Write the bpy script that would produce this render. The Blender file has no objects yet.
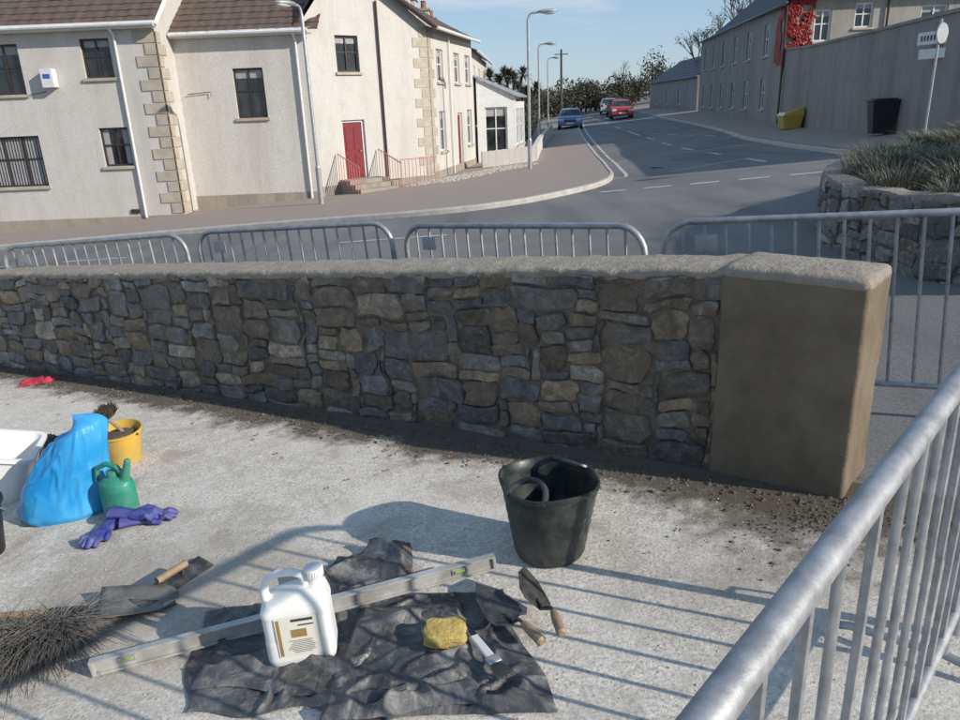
import bpy, math, random
from mathutils import Matrix, Vector, noise
random.seed(7)
D2=bpy.data
COL=bpy.context.collection
def zg(X,Y):
    X=max(-40,min(40,X)); Y=max(-40,Y)
    return .0655*X-.03*Y+.03*max(0,Y-30)+.03*max(0,X-3)

# ------------------------------------------------------------ materials
def newmat(name):
    m=D2.materials.new(name); m.use_nodes=True
    nt=m.node_tree; b=nt.nodes['Principled BSDF']
    return m,nt,b
def N(nt,t,**k):
    n=nt.nodes.new(t)
    for a,v in k.items(): setattr(n,a,v)
    return n
def noise_n(nt,co,scale,detail=6,rough=.6,dist=0):
    n=N(nt,'ShaderNodeTexNoise'); n.inputs['Scale'].default_value=scale
    n.inputs['Detail'].default_value=detail; n.inputs['Roughness'].default_value=rough
    n.inputs['Distortion'].default_value=dist
    nt.links.new(co,n.inputs['Vector']); return n.outputs[0]
def ramp(nt,fac,stops):
    r=N(nt,'ShaderNodeValToRGB'); e=r.color_ramp.elements
    while len(e)<len(stops): e.new(.5)
    for i,(p,c) in enumerate(stops):
        e[i].position=p; e[i].color=(*c,1) if not isinstance(c,(int,float)) else (c,c,c,1)
    nt.links.new(fac,r.inputs[0]); return r.outputs[0]
def mix(nt,f,a,b,mode='MIX'):
    n=N(nt,'ShaderNodeMix',data_type='RGBA',blend_type=mode)
    for s,v in ((n.inputs[0],f),(n.inputs[6],a),(n.inputs[7],b)):
        if isinstance(v,(int,float)): s.default_value=v
        elif isinstance(v,tuple): s.default_value=(*v,1)
        else: nt.links.new(v,s)
    return n.outputs[2]
def math_n(nt,op,a,b=0.0,c=None):
    n=N(nt,'ShaderNodeMath',operation=op)
    for i,v in enumerate((a,b,c)):
        if v is None: continue
        if isinstance(v,(int,float)): n.inputs[i].default_value=v
        else: nt.links.new(v,n.inputs[i])
    return n.outputs[0]
def bump(nt,b,h,strength,dist=.01):
    n=N(nt,'ShaderNodeBump'); n.inputs['Strength'].default_value=strength; n.inputs['Distance'].default_value=dist
    nt.links.new(h,n.inputs['Height']); nt.links.new(n.outputs[0],b.inputs['Normal'])
def coords(nt): return N(nt,'ShaderNodeTexCoord').outputs['Object']
def M(name,c1,c2=None,scale=6,rough=.75,bm=.3,bs=40,bd=.005,metal=0,big=None,bigs=.8,spec=None):
    m,nt,b=newmat(name); co=coords(nt)
    c2=c2 or tuple(v*.75 for v in c1)
    f=noise_n(nt,co,scale)
    col=ramp(nt,f,[(.3,c2),(.7,c1)])
    if big:
        f2=ramp(nt,noise_n(nt,co,bigs,5,.6,.4),[(.42,0.),(.68,1.)])
        col=mix(nt,math_n(nt,'MULTIPLY',f2,.8),col,big)
    nt.links.new(col,b.inputs['Base Color'])
    rr=ramp(nt,noise_n(nt,co,scale*2.3,4),[(.3,max(0,rough-.12)),(.7,min(1,rough+.1))])
    nt.links.new(rr,b.inputs['Roughness'])
    b.inputs['Metallic'].default_value=metal
    if spec is not None: b.inputs['Specular IOR Level'].default_value=spec
    if bm>0: bump(nt,b,noise_n(nt,co,bs,6,.65),bm,bd)
    return m

def m_yard():
    m,nt,b=newmat('pale_gravelly_concrete'); co=coords(nt)
    sep=N(nt,'ShaderNodeSeparateXYZ'); nt.links.new(co,sep.inputs[0])
    fine=noise_n(nt,co,75,6,.8); mid=noise_n(nt,co,11,8,.75); big=noise_n(nt,co,1.3,6,.6,.5)
    col=ramp(nt,fine,[(.36,(.24,.205,.17)),(.46,(.60,.55,.475)),(.60,(.84,.785,.70))])
    col=mix(nt,ramp(nt,mid,[(.4,.55),(.56,0.)]),col,(.46,.41,.35))
    patch=ramp(nt,noise_n(nt,co,2.1,7,.65,.8),[(.54,0.),(.66,.65)])
    col=mix(nt,patch,col,(.36,.305,.245))
    pale=ramp(nt,big,[(.48,0.),(.62,.4)])
    col=mix(nt,pale,col,(.80,.75,.67))
    d=math_n(nt,'ADD',math_n(nt,'MULTIPLY',sep.outputs[0],.541),math_n(nt,'MULTIPLY',sep.outputs[1],.841))
    d=math_n(nt,'SUBTRACT',d,3.16)
    d=math_n(nt,'ADD',d,math_n(nt,'MULTIPLY',math_n(nt,'SUBTRACT',noise_n(nt,co,3.5,8,.75),.5),.8))
    mud=ramp(nt,math_n(nt,'ADD',d,1.),[(.64,0.),(.80,.93)])
    col=mix(nt,mud,col,(.085,.066,.048))
    dx=math_n(nt,'SUBTRACT',sep.outputs[0],1.35); dy=math_n(nt,'SUBTRACT',sep.outputs[1],2.75)
    r=math_n(nt,'SQRT',math_n(nt,'ADD',math_n(nt,'MULTIPLY',dx,dx),math_n(nt,'MULTIPLY',dy,dy)))
    r=math_n(nt,'ADD',r,math_n(nt,'MULTIPLY',math_n(nt,'SUBTRACT',noise_n(nt,co,5,8,.8),.5),1.6))
    mud2=ramp(nt,r,[(.3,.85),(.62,0.)])
    col=mix(nt,mud2,col,(.10,.078,.055))
    for (sx,sy,r0,r1,a) in ((-1.35,2.55,.3,.8,.6),(.95,2.25,.15,.5,.45)):
        dx=math_n(nt,'SUBTRACT',sep.outputs[0],sx); dy=math_n(nt,'SUBTRACT',sep.outputs[1],sy)
        r=math_n(nt,'SQRT',math_n(nt,'ADD',math_n(nt,'MULTIPLY',dx,dx),math_n(nt,'MULTIPLY',dy,dy)))
        r=math_n(nt,'ADD',r,math_n(nt,'MULTIPLY',math_n(nt,'SUBTRACT',noise_n(nt,co,3,8,.7),.5),1.4))
        col=mix(nt,ramp(nt,r,[(r0,a),(r1,0.)]),col,(.31,.26,.205))
    nt.links.new(col,b.inputs['Base Color']); b.inputs['Roughness'].default_value=.9
    h=math_n(nt,'ADD',fine,math_n(nt,'MULTIPLY',mid,1.5))
    bump(nt,b,h,.7,.009)
    return m
def m_road():
    m,nt,b=newmat('asphalt'); co=coords(nt)
    fine=noise_n(nt,co,60,5,.8); big=noise_n(nt,co,.35,6,.6,.6)
    col=ramp(nt,fine,[(.35,(.08,.078,.075)),(.65,(.22,.213,.203))])
    col=mix(nt,ramp(nt,big,[(.4,0.),(.6,.6)]),col,(.21,.202,.19))
    mp=N(nt,'ShaderNodeMapping'); mp.inputs['Scale'].default_value=(1.2,.12,1); mp.inputs['Rotation'].default_value=(0,0,-.15)
    nt.links.new(co,mp.inputs[0])
    col=mix(nt,ramp(nt,noise_n(nt,mp.outputs[0],1,4,.5),[(.5,0.),(.62,.4)]),col,(.08,.078,.076))
    nt.links.new(col,b.inputs['Base Color']); b.inputs['Roughness'].default_value=.85
    bump(nt,b,fine,.5,.006); return m
def m_stone():
    m,nt,b=newmat('rubble_stone'); co=coords(nt)
    a=N(nt,'ShaderNodeAttribute',attribute_name='col').outputs['Color']
    f=noise_n(nt,co,13,9,.8,.8)
    col=mix(nt,1.,a,ramp(nt,f,[(.3,.4),(.5,1.),(.70,2.2)]),'MULTIPLY')
    st=ramp(nt,noise_n(nt,co,6,8,.8,1.2),[(.50,0.),(.62,.7)])
    col=mix(nt,st,col,(.21,.155,.10))
    lich=ramp(nt,noise_n(nt,co,24,8,.85),[(.55,0.),(.67,.65)])
    col=mix(nt,lich,col,(.42,.385,.33))
    nt.links.new(col,b.inputs['Base Color']); b.inputs['Roughness'].default_value=.6
    bump(nt,b,noise_n(nt,co,24,10,.8,.8),1.,.02); return m
def m_render(name,c1,c2,stain,sc=.6,speck=120,zst=None):
    m,nt,b=newmat(name); co=coords(nt)
    f=noise_n(nt,co,speck*.35,5,.85)
    col=ramp(nt,f,[(.38,c2),(.58,c1)])
    mp=N(nt,'ShaderNodeMapping'); mp.inputs['Scale'].default_value=(2.2,2.2,.3); nt.links.new(co,mp.inputs[0])
    s=ramp(nt,noise_n(nt,mp.outputs[0],sc,9,.75,.4),[(.45,0.),(.70,.8)])
    col=mix(nt,s,col,stain)
    s2=ramp(nt,noise_n(nt,co,1.7,8,.75,.3),[(.5,0.),(.7,.5)])
    col=mix(nt,s2,col,stain)
    nt.links.new(col,b.inputs['Base Color']); b.inputs['Roughness'].default_value=.92
    bump(nt,b,f,.9,.02); return m

YARD=m_yard(); ROAD=m_road(); STONE=m_stone()
HARL=m_render('pebbledash_cream',(.69,.655,.61),(.48,.45,.41),(.48,.445,.39),.5)
HARL2=m_render('pebbledash_white',(.70,.67,.625),(.49,.465,.42),(.49,.45,.40),.5)
PLINTH=m_render('plinth_render',(.40,.35,.29),(.30,.26,.21),(.22,.19,.16),.9)
GREYR=m_render('grey_render',(.34,.325,.305),(.24,.23,.215),(.16,.15,.14),.4)
BEIGER=m_render('beige_render',(.42,.385,.34),(.32,.295,.26),(.25,.225,.2),.4)
QUOIN=M('quoin_stone',(.52,.455,.365),(.38,.33,.26),5,big=(.34,.30,.24),bigs=2)
TILE=M('roof_tile_brown',(.15,.095,.07),(.085,.06,.05),5,.8,.4,30,big=(.11,.09,.075))
SLATE=M('slate',(.085,.085,.095),(.05,.05,.058),4,.6,.3)
WHITE=M('white_paint',(.74,.74,.72),(.6,.6,.58),7,.5,.1)
DKFR=M('dark_frame',(.055,.038,.03),(.035,.026,.022),8,.4,.1)
REDD=M('red_door_paint',(.24,.022,.028),(.15,.015,.02),8,.45,.1)
CURT=M('curtain',(.42,.41,.40),(.26,.26,.26),14,.9,.2)
def m_glass():
    m,nt,b=newmat('window_glass'); co=coords(nt)
    nt.links.new(ramp(nt,noise_n(nt,co,1.4,3),[(.35,(.008,.010,.013)),(.7,(.05,.056,.065))]),b.inputs['Base Color'])
    b.inputs['Roughness'].default_value=.06; b.inputs['Specular IOR Level'].default_value=.7
    bump(nt,b,noise_n(nt,co,1.5,2),.1,.05); return m
GLASS=m_glass()
MORT=M('wall_mortar',(.25,.20,.14),(.14,.11,.078),12,.95,1.,45,.02,big=(.16,.13,.095),bigs=3)
COPE=M('coping_mortar',(.40,.35,.285),(.25,.215,.17),18,.95,1.,40,.02,big=(.30,.26,.21),bigs=4)
PIER=M('fresh_pier_render',(.17,.128,.082),(.12,.09,.056),9,.9,.9,50,.006,big=(.205,.16,.107),bigs=3)
PAVE=M('pavement_macadam',(.36,.285,.24),(.245,.20,.17),24,.9,.4,60,.008,big=(.29,.245,.21),bigs=.5)
KERB=M('kerb_concrete',(.50,.47,.42),(.36,.335,.30),6,.85,.3)
PAINT=M('road_paint_white',(.62,.61,.58),(.32,.31,.30),14,.7,.2)
GALV=M('galvanised_steel',(.40,.405,.415),(.24,.245,.255),26,.55,.35,60,.003,metal=.6,big=(.5,.5,.5),bigs=9)
GALVD=M('galvanised_dull',(.46,.465,.47),(.34,.345,.35),9,.5,.1,metal=.5)
GRASS=M('rough_grass',(.07,.085,.035),(.05,.055,.03),1,.95,.5)
LEAF=M('dark_foliage',(.055,.07,.03),(.025,.033,.015),3,.7,.2)
LEAFB=M('brown_foliage',(.11,.085,.05),(.06,.05,.03),3,.8,.2)
BARK=M('bark',(.12,.10,.08),(.07,.06,.05),12,.9,.5)
LAV=M('lavender_leaf',(.15,.165,.115),(.085,.10,.065),9,.8,.2)
STRAW=M('dry_stems',(.36,.32,.24),(.24,.21,.15),9,.8,.2)
IVY=M('red_ivy',(.40,.03,.02),(.18,.015,.015),6,.6,.3)
PLASTB=M('black_rubber',(.016,.026,.025),(.008,.012,.013),9,.45,.25,25,.004,big=(.075,.08,.072),bigs=11)
WPL=M('white_plastic',(.80,.79,.76),(.74,.73,.69),6,.38,.08,12,.004)
LABEL=M('label_paper',(.74,.71,.62),(.66,.63,.55),20,.5,0)
LABB=M('label_print_brown',(.36,.22,.07),(.25,.15,.05),30,.5,0)
LABK=M('label_print_dark',(.06,.06,.07),(.04,.04,.05),30,.5,0)
ALU=M('aluminium',(.60,.585,.56),(.40,.385,.36),11,.5,.2,30,.002,metal=.3,big=(.33,.305,.265),bigs=9)
DARKM=M('tool_steel',(.07,.07,.072),(.035,.035,.038),14,.45,.3,metal=.5,big=(.20,.185,.16),bigs=16)
BLADE=M('worn_steel_blade',(.20,.195,.19),(.10,.098,.095),14,.5,.3,metal=.5,big=(.30,.27,.23),bigs=12)
SPONGE=M('yellow_sponge',(.64,.47,.12),(.40,.29,.09),22,.95,1.,70,.012,big=(.45,.34,.14),bigs=14)
WOOD=M('handle_wood',(.36,.25,.15),(.20,.135,.08),16,.6,.3)
BLUEB=M('blue_plastic_bag',(.02,.31,.66),(.014,.24,.56),6,.42,.35,9,.008,big=(.08,.38,.66),bigs=5)
YEL=M('yellow_plastic',(.72,.45,.06),(.55,.34,.05),6,.5,.1,big=(.45,.34,.14),bigs=8)
TEAL=M('green_plastic',(.02,.30,.20),(.012,.19,.13),6,.42,.1,big=(.12,.25,.19),bigs=10)
GLOVE=M('blue_glove',(.06,.07,.33),(.03,.035,.19),16,.6,.4,big=(.12,.12,.23),bigs=14)
MUD=M('mud',(.13,.10,.07),(.07,.055,.04),20,.95,.8,50,.01)
REDC=M('red_plastic',(.55,.05,.08),(.4,.03,.05),12,.5,.2)
BINB=M('bin_black',(.02,.022,.024),(.012,.013,.014),6,.5,.1)
PEB=M('pebbles',(.58,.53,.46),(.25,.22,.185),60,.85,.2)
BRIS=M('bristles',(.22,.20,.175),(.09,.082,.07),40,.9,.1)
def m_sheet():
    m,nt,b=newmat('dusty_black_sheeting'); co=coords(nt)
    f=noise_n(nt,co,3.5,9,.75,.9); f2=noise_n(nt,co,35,6,.7)
    col=ramp(nt,f,[(.40,(.035,.035,.038)),(.53,(.085,.085,.088)),(.66,(.26,.25,.235))])
    col=mix(nt,ramp(nt,f2,[(.54,0.),(.70,.4)]),col,(.32,.30,.27))
    nt.links.new(col,b.inputs['Base Color'])
    nt.links.new(ramp(nt,f,[(.4,.26),(.65,.65)]),b.inputs['Roughness'])
    bump(nt,b,noise_n(nt,co,9,7,.6,1.4),.6,.015); return m
SHEET=m_sheet()
def paintc(name,c): 
    m=M(name,c,tuple(v*.9 for v in c),3,.25,0); m.node_tree.nodes['Principled BSDF'].inputs['Coat Weight'].default_value=.5; return m

# ------------------------------------------------------------ builder
PAR=None
def begin(name,loc=(0,0,0),rz=0,rx=0,ry=0,sc=1):
    global PAR
    e=D2.objects.new(name,None); e.empty_display_size=.2; COL.objects.link(e)
    e.location=loc; e.rotation_euler=(rx,ry,rz); e.scale=(sc,sc,sc); PAR=e; return e
def end():
    global PAR
    PAR=None
class B:
    def __init__(s,name): s.n=name; s.V=[]; s.F=[]; s.mi=[]; s.mats=[]; s.cols=None
    def m(s,mat):
        if mat not in s.mats: s.mats.append(mat)
        return s.mats.index(mat)
    def add(s,V,Fc,mat,T=None):
        o=len(s.V); i=s.m(mat)
        s.V+=[(T@Vector(v)) if T else Vector(v) for v in V]
        for f in Fc: s.F.append([o+k for k in f]); s.mi.append(i)
    def box(s,c,sz,mat,rz=0,T=None):
        x,y,z=[v/2 for v in sz]; R=Matrix.Rotation(rz,3,'Z')
        V=[Vector(c)+R@Vector((a*x,b*y,d*z)) for a in(-1,1) for b in(-1,1) for d in(-1,1)]
        s.add(V,[(0,1,3,2),(4,6,7,5),(0,4,5,1),(2,3,7,6),(0,2,6,4),(1,5,7,3)],mat,T)
    def tube(s,pts,r,mat,n=10,T=None,cap=True,flat=1):
        pts=[Vector(p) for p in pts]; k=len(pts)
        rs=r if isinstance(r,(list,tuple)) else [r]*k
        V=[];up=None
        for i,p in enumerate(pts):
            t=(pts[min(i+1,k-1)]-pts[max(i-1,0)]).normalized()
            if up is None:
                up=Vector((0,0,1)) if abs(t.z)<.9 else Vector((0,1,0))
            a=t.cross(up).normalized(); up=a.cross(t).normalized()
            for j in range(n):
                th=2*math.pi*j/n
                V.append(p+(a*math.cos(th)+up*math.sin(th)*flat)*rs[i])
        Fc=[(i*n+j,i*n+(j+1)%n,(i+1)*n+(j+1)%n,(i+1)*n+j) for i in range(k-1) for j in range(n)]
        if cap: Fc+=[tuple(reversed(range(n))),tuple(range((k-1)*n,k*n))]
        s.add(V,Fc,mat,T)
    def lathe(s,prof,mat,n=32,c=(0,0,0),T=None,cap=False,sx=1,sy=1):
        V=[(c[0]+r*math.cos(2*math.pi*j/n)*sx,c[1]+r*math.sin(2*math.pi*j/n)*sy,c[2]+z) for r,z in prof for j in range(n)]
        Fc=[(i*n+j,i*n+(j+1)%n,(i+1)*n+(j+1)%n,(i+1)*n+j) for i in range(len(prof)-1) for j in range(n)]
        if cap: Fc+=[tuple(reversed(range(n))),tuple(range((len(prof)-1)*n,len(prof)*n))]
        s.add(V,Fc,mat,T)
    def done(s,smooth=False,bevel=0,loc=None,rot=None,seg=2,angle=35):
        me=D2.meshes.new(s.n); me.from_pydata([tuple(v) for v in s.V],[],s.F)
        for m in s.mats: me.materials.append(m)
        me.polygons.foreach_set('material_index',s.mi)
        if smooth: me.polygons.foreach_set('use_smooth',[True]*len(me.polygons))
        if s.cols:
            a=me.color_attributes.new('col','FLOAT_COLOR','POINT')
            for i,c in enumerate(s.cols): a.data[i].color=(*c,1)
        me.update()
        if smooth and angle: me.set_sharp_from_angle(angle=math.radians(angle))
        o=D2.objects.new(s.n,me); COL.objects.link(o)
        if PAR: o.parent=PAR
        if loc: o.location=loc
        if rot: o.rotation_euler=rot
        if bevel:
            md=o.modifiers.new('b','BEVEL'); md.width=bevel; md.segments=seg; md.limit_method='ANGLE'; md.angle_limit=math.radians(40)
        return o
def blobify(o,voxel,sm=3):
    r=o.modifiers.new('r','REMESH'); r.mode='VOXEL'; r.voxel_size=voxel; r.use_smooth_shade=True
    s=o.modifiers.new('s','SMOOTH'); s.factor=.6; s.iterations=sm
def ellips(b,c,r,mat,n=16,T=None):
    prof=[(math.sin(math.pi*i/n)+1e-4,-math.cos(math.pi*i/n)) for i in range(n+1)]
    V=[(c[0]+p*math.cos(2*math.pi*j/n)*r[0],c[1]+p*math.sin(2*math.pi*j/n)*r[1],c[2]+z*r[2]) for p,z in prof for j in range(n)]
    Fc=[(i*n+j,i*n+(j+1)%n,(i+1)*n+(j+1)%n,(i+1)*n+j) for i in range(n) for j in range(n)]
    b.add(V,Fc,mat,T)

# ------------------------------------------------------------ ground
def sheet(name,xs,ys,dz,mat,fn=zg):
    b=B(name); nx=len(xs)
    V=[(x,y,fn(x,y)+dz) for y in ys for x in xs]
    Fc=[(j*nx+i,j*nx+i+1,(j+1)*nx+i+1,(j+1)*nx+i) for j in range(len(ys)-1) for i in range(nx-1)]
    b.add(V,Fc,mat); return b.done(smooth=True,angle=0)
far=[-900,-500,-300,-200,-120,-80]
sheet('ground',far+list(range(-60,61,3))+[80,120,200,300,500,900],[-100,-60]+list(range(-39,160,3))+[200,300,500,900],-.2,GRASS)
sheet('asphalt_road',list(range(-60,61)),list(range(-20,141)),0,ROAD)
W0=Vector((1.55,2.76)); WD=Vector((-.841,.541)); WN=Vector((.541,.841))
b=B('yard_ground'); ns,nd=60,30; V=[]
for j in range(nd+1):
    for i in range(ns+1):
        s=-1.25+i*14/ns; d=-7+j*7.15/nd
        p=W0+WD*s+WN*d; V.append((p.x,p.y,zg(p.x,p.y)+.005))
b.add(V,[(j*(ns+1)+i,(j+1)*(ns+1)+i,(j+1)*(ns+1)+i+1,j*(ns+1)+i+1) for j in range(nd) for i in range(ns)],YARD)
b.done(smooth=True,angle=0)

def catmull(P,n=8):
    P=[Vector(p) for p in P]; out=[]
    for i in range(len(P)-1):
        a=P[max(i-1,0)];p=P[i];q=P[i+1];c=P[min(i+2,len(P)-1)]
        for k in range(n):
            t=k/n
            out.append(.5*((2*p)+(q-a)*t+(2*a-5*p+4*q-c)*t*t+(3*p-a-3*q+c)*t**3))
    out.append(P[-1]); return out
def pavement(name,K,I,h=.11):
    K=catmull(K,8);I=catmull(I,8)
    b=B(name); n=len(K); m=8
    V=[];Fc=[]
    for k,i in zip(K,I):
        e=(i-k).normalized(); k2=k+e*.13
        for t in range(m+1):
            p=k2.lerp(i,t/m); V.append((p.x,p.y,zg(p.x,p.y)+h))
    Fc=[(a*(m+1)+t,a*(m+1)+t+1,(a+1)*(m+1)+t+1,(a+1)*(m+1)+t) for a in range(n-1) for t in range(m)]
    b.add(V,Fc,PAVE)
    V=[]
    for k,i in zip(K,I):
        e=(i-k).normalized(); z=zg(k.x,k.y)
        for off,zz in ((-.01,-.1),(0,h-.02),(.02,h+.004),(.14,h+.004)):
            p=k+e*off; V.append((p.x,p.y,z+zz))
    b.add(V,[(a*4+t,a*4+t+1,(a+1)*4+t+1,(a+1)*4+t) for a in range(n-1) for t in range(3)],KERB)
    b.done(); return K
KL=pavement('pavement',[(-24,21),(-17,19.8),(-12.07,18.85),(-6.5,17.67),(-4,17.0),(-.9,16.1),(.8,16.3),(2,17.2),(3.2,18.7),(3.8,20.5),(4.15,23),(4.9,29.1),(6.3,42.6),(8,57),(13,95)],
 [(-24,27),(-17,26),(-12,26),(-8,26),(-5,26.5),(-3.5,27),(-2.5,28),(-2,28.5),(-1.6,29),(-1.3,29.5),(-1,30),(-.5,33),(.3,44),(3,58),(8,96)])
KR=pavement('pavement',[(18,95),(13.6,56),(12.2,42),(11.2,34),(10.2,28),(9.3,22),(8.9,18),(9.4,15.8),(11,14.6),(16,13.5)],
 [(21,95),(17,56),(14.8,45),(14,34),(13,28),(12,22),(11.2,18),(11.3,17.3),(12,17),(18,16.8)])
def stripe(b,p,q,w,dz=.005,n=None):
    p=Vector(p);q=Vector(q);L=(q-p).length;n=max(1,int(L/.25));e=(q-p).normalized();s=Vector((-e.y,e.x))*w/2
    V=[]
    for i in range(n+1):
        c=p.lerp(q,i/n)
        for a in(-1,1):
            x=c+s*a*(1+.12*random.uniform(-1,1)); V.append((x.x,x.y,zg(x.x,x.y)+dz))
    b.add(V,[(2*i,2*i+1,2*i+3,2*i+2) for i in range(n) if random.random()>.05],PAINT)
b=B('road_markings')
pts=[p for p in KL if 20<p.y<80]
for a,c in zip(pts[:-1],pts[1:]):
    off=Vector((.35,0)); stripe(b,a+off,c+off,.1)
def dashes(p,q,l,g,w):
    p=Vector(p);q=Vector(q);L=(q-p).length;e=(q-p)/L;t=0
    while t<L: stripe(b,p+e*t,p+e*min(t+l,L),w); t+=l+g
dashes((8.9,42),(7.3,18),2,2.2,.13)
dashes((12,80),(8.9,42),3,4,.12)
dashes((2.9,17.2),(9.0,14.2),.6,.4,.18)
dashes((9.4,40),(11,30),1,1,.1)
dashes((-14,16.2),(1,12.2),2,4,.1)
stripe(b,(5.2,27),(11.2,26.2),.12); stripe(b,(5.2,20),(8,21),.1)
b.done()
b=B('manhole_cover'); b.lathe([(.33,0),(.33,.012),(.28,.012),(.27,.008),(.001,.008)],DARKM,24,c=(5.5,22,zg(5.5,22)+.003)); b.done()

# ------------------------------------------------------------ rubble walls
def path_eval(P):
    P=[Vector(p) for p in P]; L=[0]
    for a,c in zip(P[:-1],P[1:]): L.append(L[-1]+(c-a).length)
    def f(s):
        s=max(0,min(L[-1]-1e-6,s))
        for i in range(len(P)-1):
            if s<=L[i+1]:
                t=(s-L[i])/(L[i+1]-L[i]); p=P[i].lerp(P[i+1],t)
                e=(P[min(i+2,len(P)-1)]-P[max(i-1,0)]).normalized()
                return p,Vector((e.y,-e.x))
        return P[-1],Vector((0,-1))
    return f,L[-1]
def rubble(name,P,Hf,pal,cell=.032,v0=-.05,top=0.0,wr=(3,11),hr=(2,5),seed=1,prmax=.02):
    rnd=random.Random(seed)
    f,L=path_eval(P); nx=int(L/cell); 
    Hm=max(Hf(0),Hf(L)); ny=int((Hm-v0)/cell)
    occ=[[0]*nx for _ in range(ny)]; b=B(name); b.cols=[]
    for y in range(ny):
        for x in range(nx):
            if occ[y][x]: continue
            w=rnd.randint(*wr); h=rnd.choice([hr[0],hr[0]+1,hr[0]+1,hr[0]+2,hr[0]+2,hr[1]])
            if rnd.random()<.25: w=rnd.randint(wr[0],5); h=hr[0]
            if rnd.random()<.1: w+=3;h+=1
            if w<h: w=h+1
            k=0
            while k<w and x+k<nx and not occ[y][x+k]: k+=1
            if k<w+2:
                k2=k
                while k2<w+2 and x+k2<nx and not occ[y][x+k2]: k2+=1
                k=k2
            w=k; h=min(h,ny-y)
            hh=1
            while hh<h and all(not occ[y+hh][x+i] for i in range(w)): hh+=1
            h=hh
            for j in range(h):
                for i in range(w): occ[y+j][x+i]=1
            x0,x1,y0,y1=x*cell,(x+w)*cell,y*cell,(y+h)*cell
            g=rnd.uniform(.0,.006); m=min(x1-x0,y1-y0)
            x0+=g;x1-=g;y0+=g;y1-=g
            c=[(x0,y0),(x1,y0),(x1,y1),(x0,y1)]; ring=[]
            for i in range(4):
                px,py=c[i];pp=c[i-1];pn=c[(i+1)%4]
                a1=rnd.uniform(.02,.38)*m;a2=rnd.uniform(.02,.38)*m
                for q,a in((pp,a1),(pn,a2)):
                    dx,dy=q[0]-px,q[1]-py;l=math.hypot(dx,dy)+1e-6
                    ring.append((px+dx/l*a+rnd.uniform(-.1,.1)*m*.7,py+dy/l*a+rnd.uniform(-.1,.1)*m*.7))
                l=math.hypot(pn[0]-px,pn[1]-py)
                if l>.10: ring.append(((px+pn[0])/2+rnd.uniform(-.02,.02),(py+pn[1])/2+rnd.uniform(-.012,.012)))
            r2=[]
            for i in range(len(ring)):
                A=ring[i];C=ring[(i+1)%len(ring)]; r2.append(A)
                if math.hypot(C[0]-A[0],C[1]-A[1])>.035: r2.append(((A[0]+C[0])/2+rnd.uniform(-.004,.004),(A[1]+C[1])/2+rnd.uniform(-.004,.004)))
            ring=r2
            cx,cy=(x0+x1)/2,(y0+y1)/2; n=len(ring)
            pr=rnd.uniform(.004,prmax); tx=rnd.uniform(-.12,.12);ty=rnd.uniform(-.2,.2)
            V=[];col=rnd.choice(pal); kk=rnd.uniform(.6,1.4); col=tuple(v*kk for v in col)
            sd=rnd.uniform(0,99)
            for sc,dep in((1,-.012),(.95,.55),(.78,.95),(.42,1.05)):
                for (rx,ry) in ring:
                    qx=cx+(rx-cx)*sc;qy=cy+(ry-cy)*sc
                    dd=-.020 if dep<0 else pr*dep+(qx-cx)*tx+(qy-cy)*ty+.010*noise.noise((qx*20,qy*26,sd))
                    V.append((qx,qy,dd))
            V.append((cx,cy,pr*1.05+.006*rnd.uniform(-1,1)))
            VV=[]
            for qx,qy,dd in V:
                wx=qx+.045*noise.noise((qx*3,qy*5,1.7)); wy=qy+.05*noise.noise((qx*2.6,qy*2,9.1))+.02*noise.noise((qx*7,qy*5,4.1))
                p,nn=f(wx); gz=zg(p.x,p.y); H=Hf(wx)-top
                z=gz+v0+wy*(H-v0)/(ny*cell)
                VV.append((p.x+nn.x*dd,p.y+nn.y*dd,z))
            Fc=[(r*n+i,r*n+(i+1)%n,(r+1)*n+(i+1)%n,(r+1)*n+i) for r in range(3) for i in range(n)]
            Fc+=[(3*n+i,3*n+(i+1)%n,4*n) for i in range(n)]
            b.add(VV,Fc,STONE); b.cols+=[col]*len(VV)
    return b.done(smooth=True,angle=24)
def sweep(name,P,Hf,prof,mat,step=.05,nz=.006,nsc=9,off=0,capends=True,s0=0,s1=None,low=1.5):
    f,L=path_eval(P); s1=L if s1 is None else s1; n=int((s1-s0)/step)+1; b=B(name); V=[]; k=len(prof)
    for i in range(n+1):
        s=s0+(s1-s0)*i/n; p,nn=f(s); g=zg(p.x,p.y); H=Hf(s)
        for (d,zt,mode) in prof:
            x=p.x-nn.x*d;y=p.y-nn.y*d; z=g+H+zt if mode else g+zt
            a=nz*noise.noise((x*nsc,y*nsc,z*nsc)); a2=nz*noise.noise((x*nsc+7,y*nsc,z*nsc)); a3=nz*low*noise.noise((x*nsc*.3,y*nsc*.3,9))
            V.append((x+nn.x*a,y+nn.y*a,z+(a2+a3 if mode else 0)))
    Fc=[(i*k+j,(i+1)*k+j,(i+1)*k+j+1,i*k+j+1) for i in range(n) for j in range(k-1)]
    if capends: Fc+=[tuple(range(k)),tuple(reversed(range(n*k,(n+1)*k)))]
    b.add(V,Fc,mat); return b.done(smooth=True,angle=50)

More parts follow.
